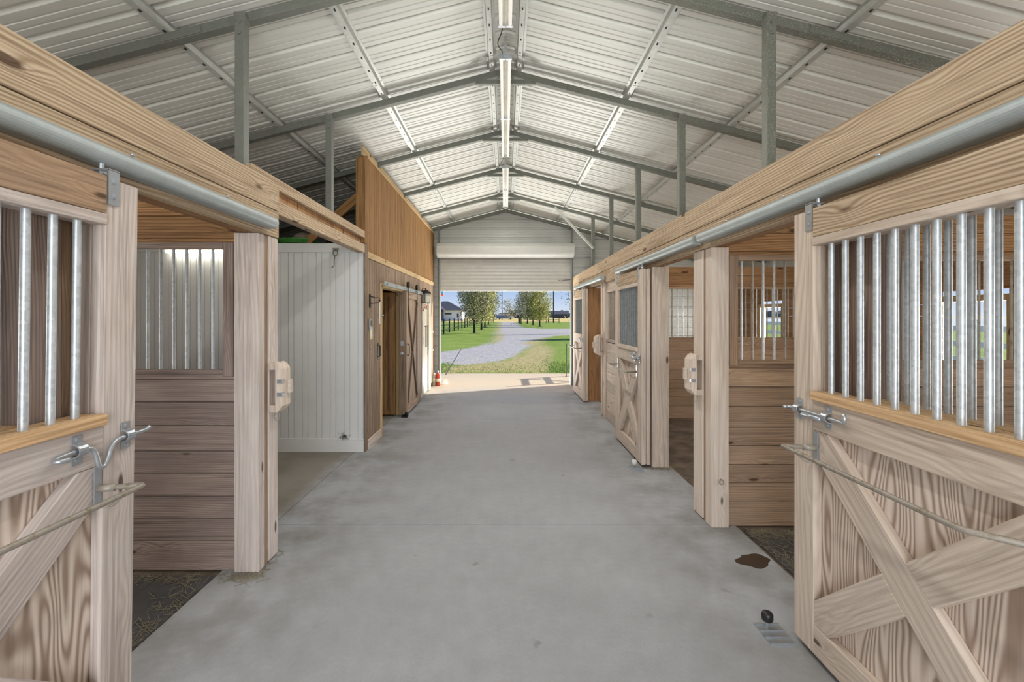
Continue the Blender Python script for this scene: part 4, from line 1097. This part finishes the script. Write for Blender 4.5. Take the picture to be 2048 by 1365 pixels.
def rail_fence(pts, label, zs=(.35, .75, 1.12), ph=1.3, sp=4.2):
    t = thing('rail_fence', label, 'fence', (pts[0][0], pts[0][1], 0))
    for (a, c) in zip(pts[:-1], pts[1:]):
        A = Vector((a[0], a[1], 0)); C = Vector((c[0], c[1], 0)); L = (C-A).length; n = max(1, round(L/sp))
        for k in range(n):
            p = A+(C-A)*k/n; b = MB(); b.box(p.x-.06, p.x+.06, p.y-.06, p.y+.06, -.05, ph, 'z'); b.build('post', M['fence'], t)
        for z in zs:
            b = MB(); b.obd(A+Vector((0, -.07, z)), C+Vector((0, -.07, z)), (0, 0, 1), .06, .03); b.build('rail', M['fence'], t)
    p = pts[-1]; b = MB(); b.box(p[0]-.06, p[0]+.06, p[1]-.06, p[1]+.06, -.05, ph, 'z'); b.build('post', M['fence'], t)
rail_fence([(-5.5, 32), (-5.5, 108), (-2.9, 108)], 'black rail fence left of the gravel drive')
rail_fence([(2.9, 101.5), (2.9, 84)], 'short black rail fence along the drive behind the right-hand trees', sp=5)
rail_fence([(3.3, 102), (12, 102)], 'black rail fence running right behind the right-hand trees', sp=3)
for (x, y, h, r, lb) in ((-1.4, 185, 14, .16, 'thin distant utility pole straight above the drive'), (11.0, 104, 14, .17, 'dark utility pole right of the drive')):
    b = MB(); b.tube([(x, y, -.1), (x, y, h)], [r, r*.8], 10); tag(b.build('utility_pole', M['pole']), lb, 'utility pole', 'utility poles')
b = MB(); b.box(10.0, 10.25, 107, 107.2, 0, 1.6); tag(b.build('fence_post', M['pole']), 'short post standing by the dark utility pole', 'post')
# vehicle under blue cover
t = thing('parked_camper', 'long low blue and white covered vehicle parked beyond the drive', 'vehicle', (1, 200, 0))
b = MB(); b.prism([(-4.4, .3), (3.6, .3), (3.9, .9), (2.6, 2.0), (1.6, 2.35), (-4.0, 2.4), (-4.5, 1.8)], 'y', 199, 201.2, tone=1); b.build('body', M['vanwhite'], t, bevel=.05)
b = MB(); b.prism([(-4.2, .7), (1.6, .7), (1.3, 1.7), (-4.0, 1.75)], 'y', 198.93, 199.0, tone=1); b.build('cover', M['vanblue'], t)
b = MB()
for x in (-2.6, 2.2): b.tube([(x, 198.95, .4), (x, 199.4, .4)], .4, 14)
b.build('wheel', M['black'], t)
# house
def house():
    t = thing('house', 'white house with dark hipped roof beyond the black fence', 'house', (-24, 160, 0))
    x1 = -14.4; b = MB(); b.box(x1-6.0, x1, 150, 160, -.2, 3.4, tone=1); b.box(-40, x1-6, 154, 166, -.2, 3.5, tone=1); b.build('wall', M['housew'], t)
    b = MB()
    def hip(xa, xb, ya, yb, z0, z1, ins):
        vs = [(xa, ya, z0), (xb, ya, z0), (xb, yb, z0), (xa, yb, z0), (xa+ins, (ya+yb)/2, z1), (xb-ins, (ya+yb)/2, z1)]
        b.add(vs, [(0, 1, 5, 4), (1, 2, 5), (2, 3, 4, 5), (3, 0, 4), (0, 3, 2, 1)], None, 1)
    hip(x1-13, x1+.7, 149.3, 162, 3.4, 6.6, 6); b.build('roof', M['roofm'], t)
    b = MB(); hip(-42, x1-5.2, 145, 158, 3.4, 8.2, 6.2); b.build('roof', M['roofm'], t)
    b = MB(); b.box(x1-1.6, x1-1.0, 149.95, 150, 1.0, 2.3, tone=1); b.box(x1-5.6, x1-3.4, 149.95, 150, 2.0, 2.5, tone=1); b.build('window', M['glass_dark'], t)
    b = MB(); b.box(x1-9.2, x1-6.1, 149.5, 154, -.2, 2.95, tone=1); b.build('porch', plain('house_grey', (120, 128, 140), .8), t)
house()
t = thing('farm_building', 'dark red farm building on the horizon', 'building', (8, 300, 0))
b = MB(); b.box(-2.5, 9.5, 300, 308, -.2, 3.2, tone=1); b.build('wall', M['barnred'], t)
b = MB(); b.prism([(299.5, 3.2), (308.5, 3.2), (304, 5.4)], 'x', 2, 10, tone=1); b.build('roof', M['roofm'], t)
t = thing('farm_shed', 'pale open shed on the horizon left of the right-hand trees', 'building', (13, 280, 0))
b = MB(); b.box(6.5, 13.5, 280, 286, 2.2, 3.4, tone=1); b.box(6.5, 13.5, 284, 286, -.2, 2.2, tone=1, mi=1)
for x in (6.6, 9, 11.3, 13.4): b.box(x-.12, x+.12, 279.9, 280.1, -.2, 2.2, tone=1)
b.build('wall', [M['barnwhite'], M['roofm']], t)
t = thing('distant_house', 'low blue-grey house near the right edge of the horizon', 'building', (36, 290, 0))
b = MB(); b.box(30, 40, 290, 298, -.2, 2.6, tone=1); b.build('wall', M['glass_dark'], t)
b = MB(); b.prism([(289, 2.6), (299, 2.6), (294, 4.8)], 'x', 29.4, 40.6, tone=1); b.build('roof', M['roofm'], t)
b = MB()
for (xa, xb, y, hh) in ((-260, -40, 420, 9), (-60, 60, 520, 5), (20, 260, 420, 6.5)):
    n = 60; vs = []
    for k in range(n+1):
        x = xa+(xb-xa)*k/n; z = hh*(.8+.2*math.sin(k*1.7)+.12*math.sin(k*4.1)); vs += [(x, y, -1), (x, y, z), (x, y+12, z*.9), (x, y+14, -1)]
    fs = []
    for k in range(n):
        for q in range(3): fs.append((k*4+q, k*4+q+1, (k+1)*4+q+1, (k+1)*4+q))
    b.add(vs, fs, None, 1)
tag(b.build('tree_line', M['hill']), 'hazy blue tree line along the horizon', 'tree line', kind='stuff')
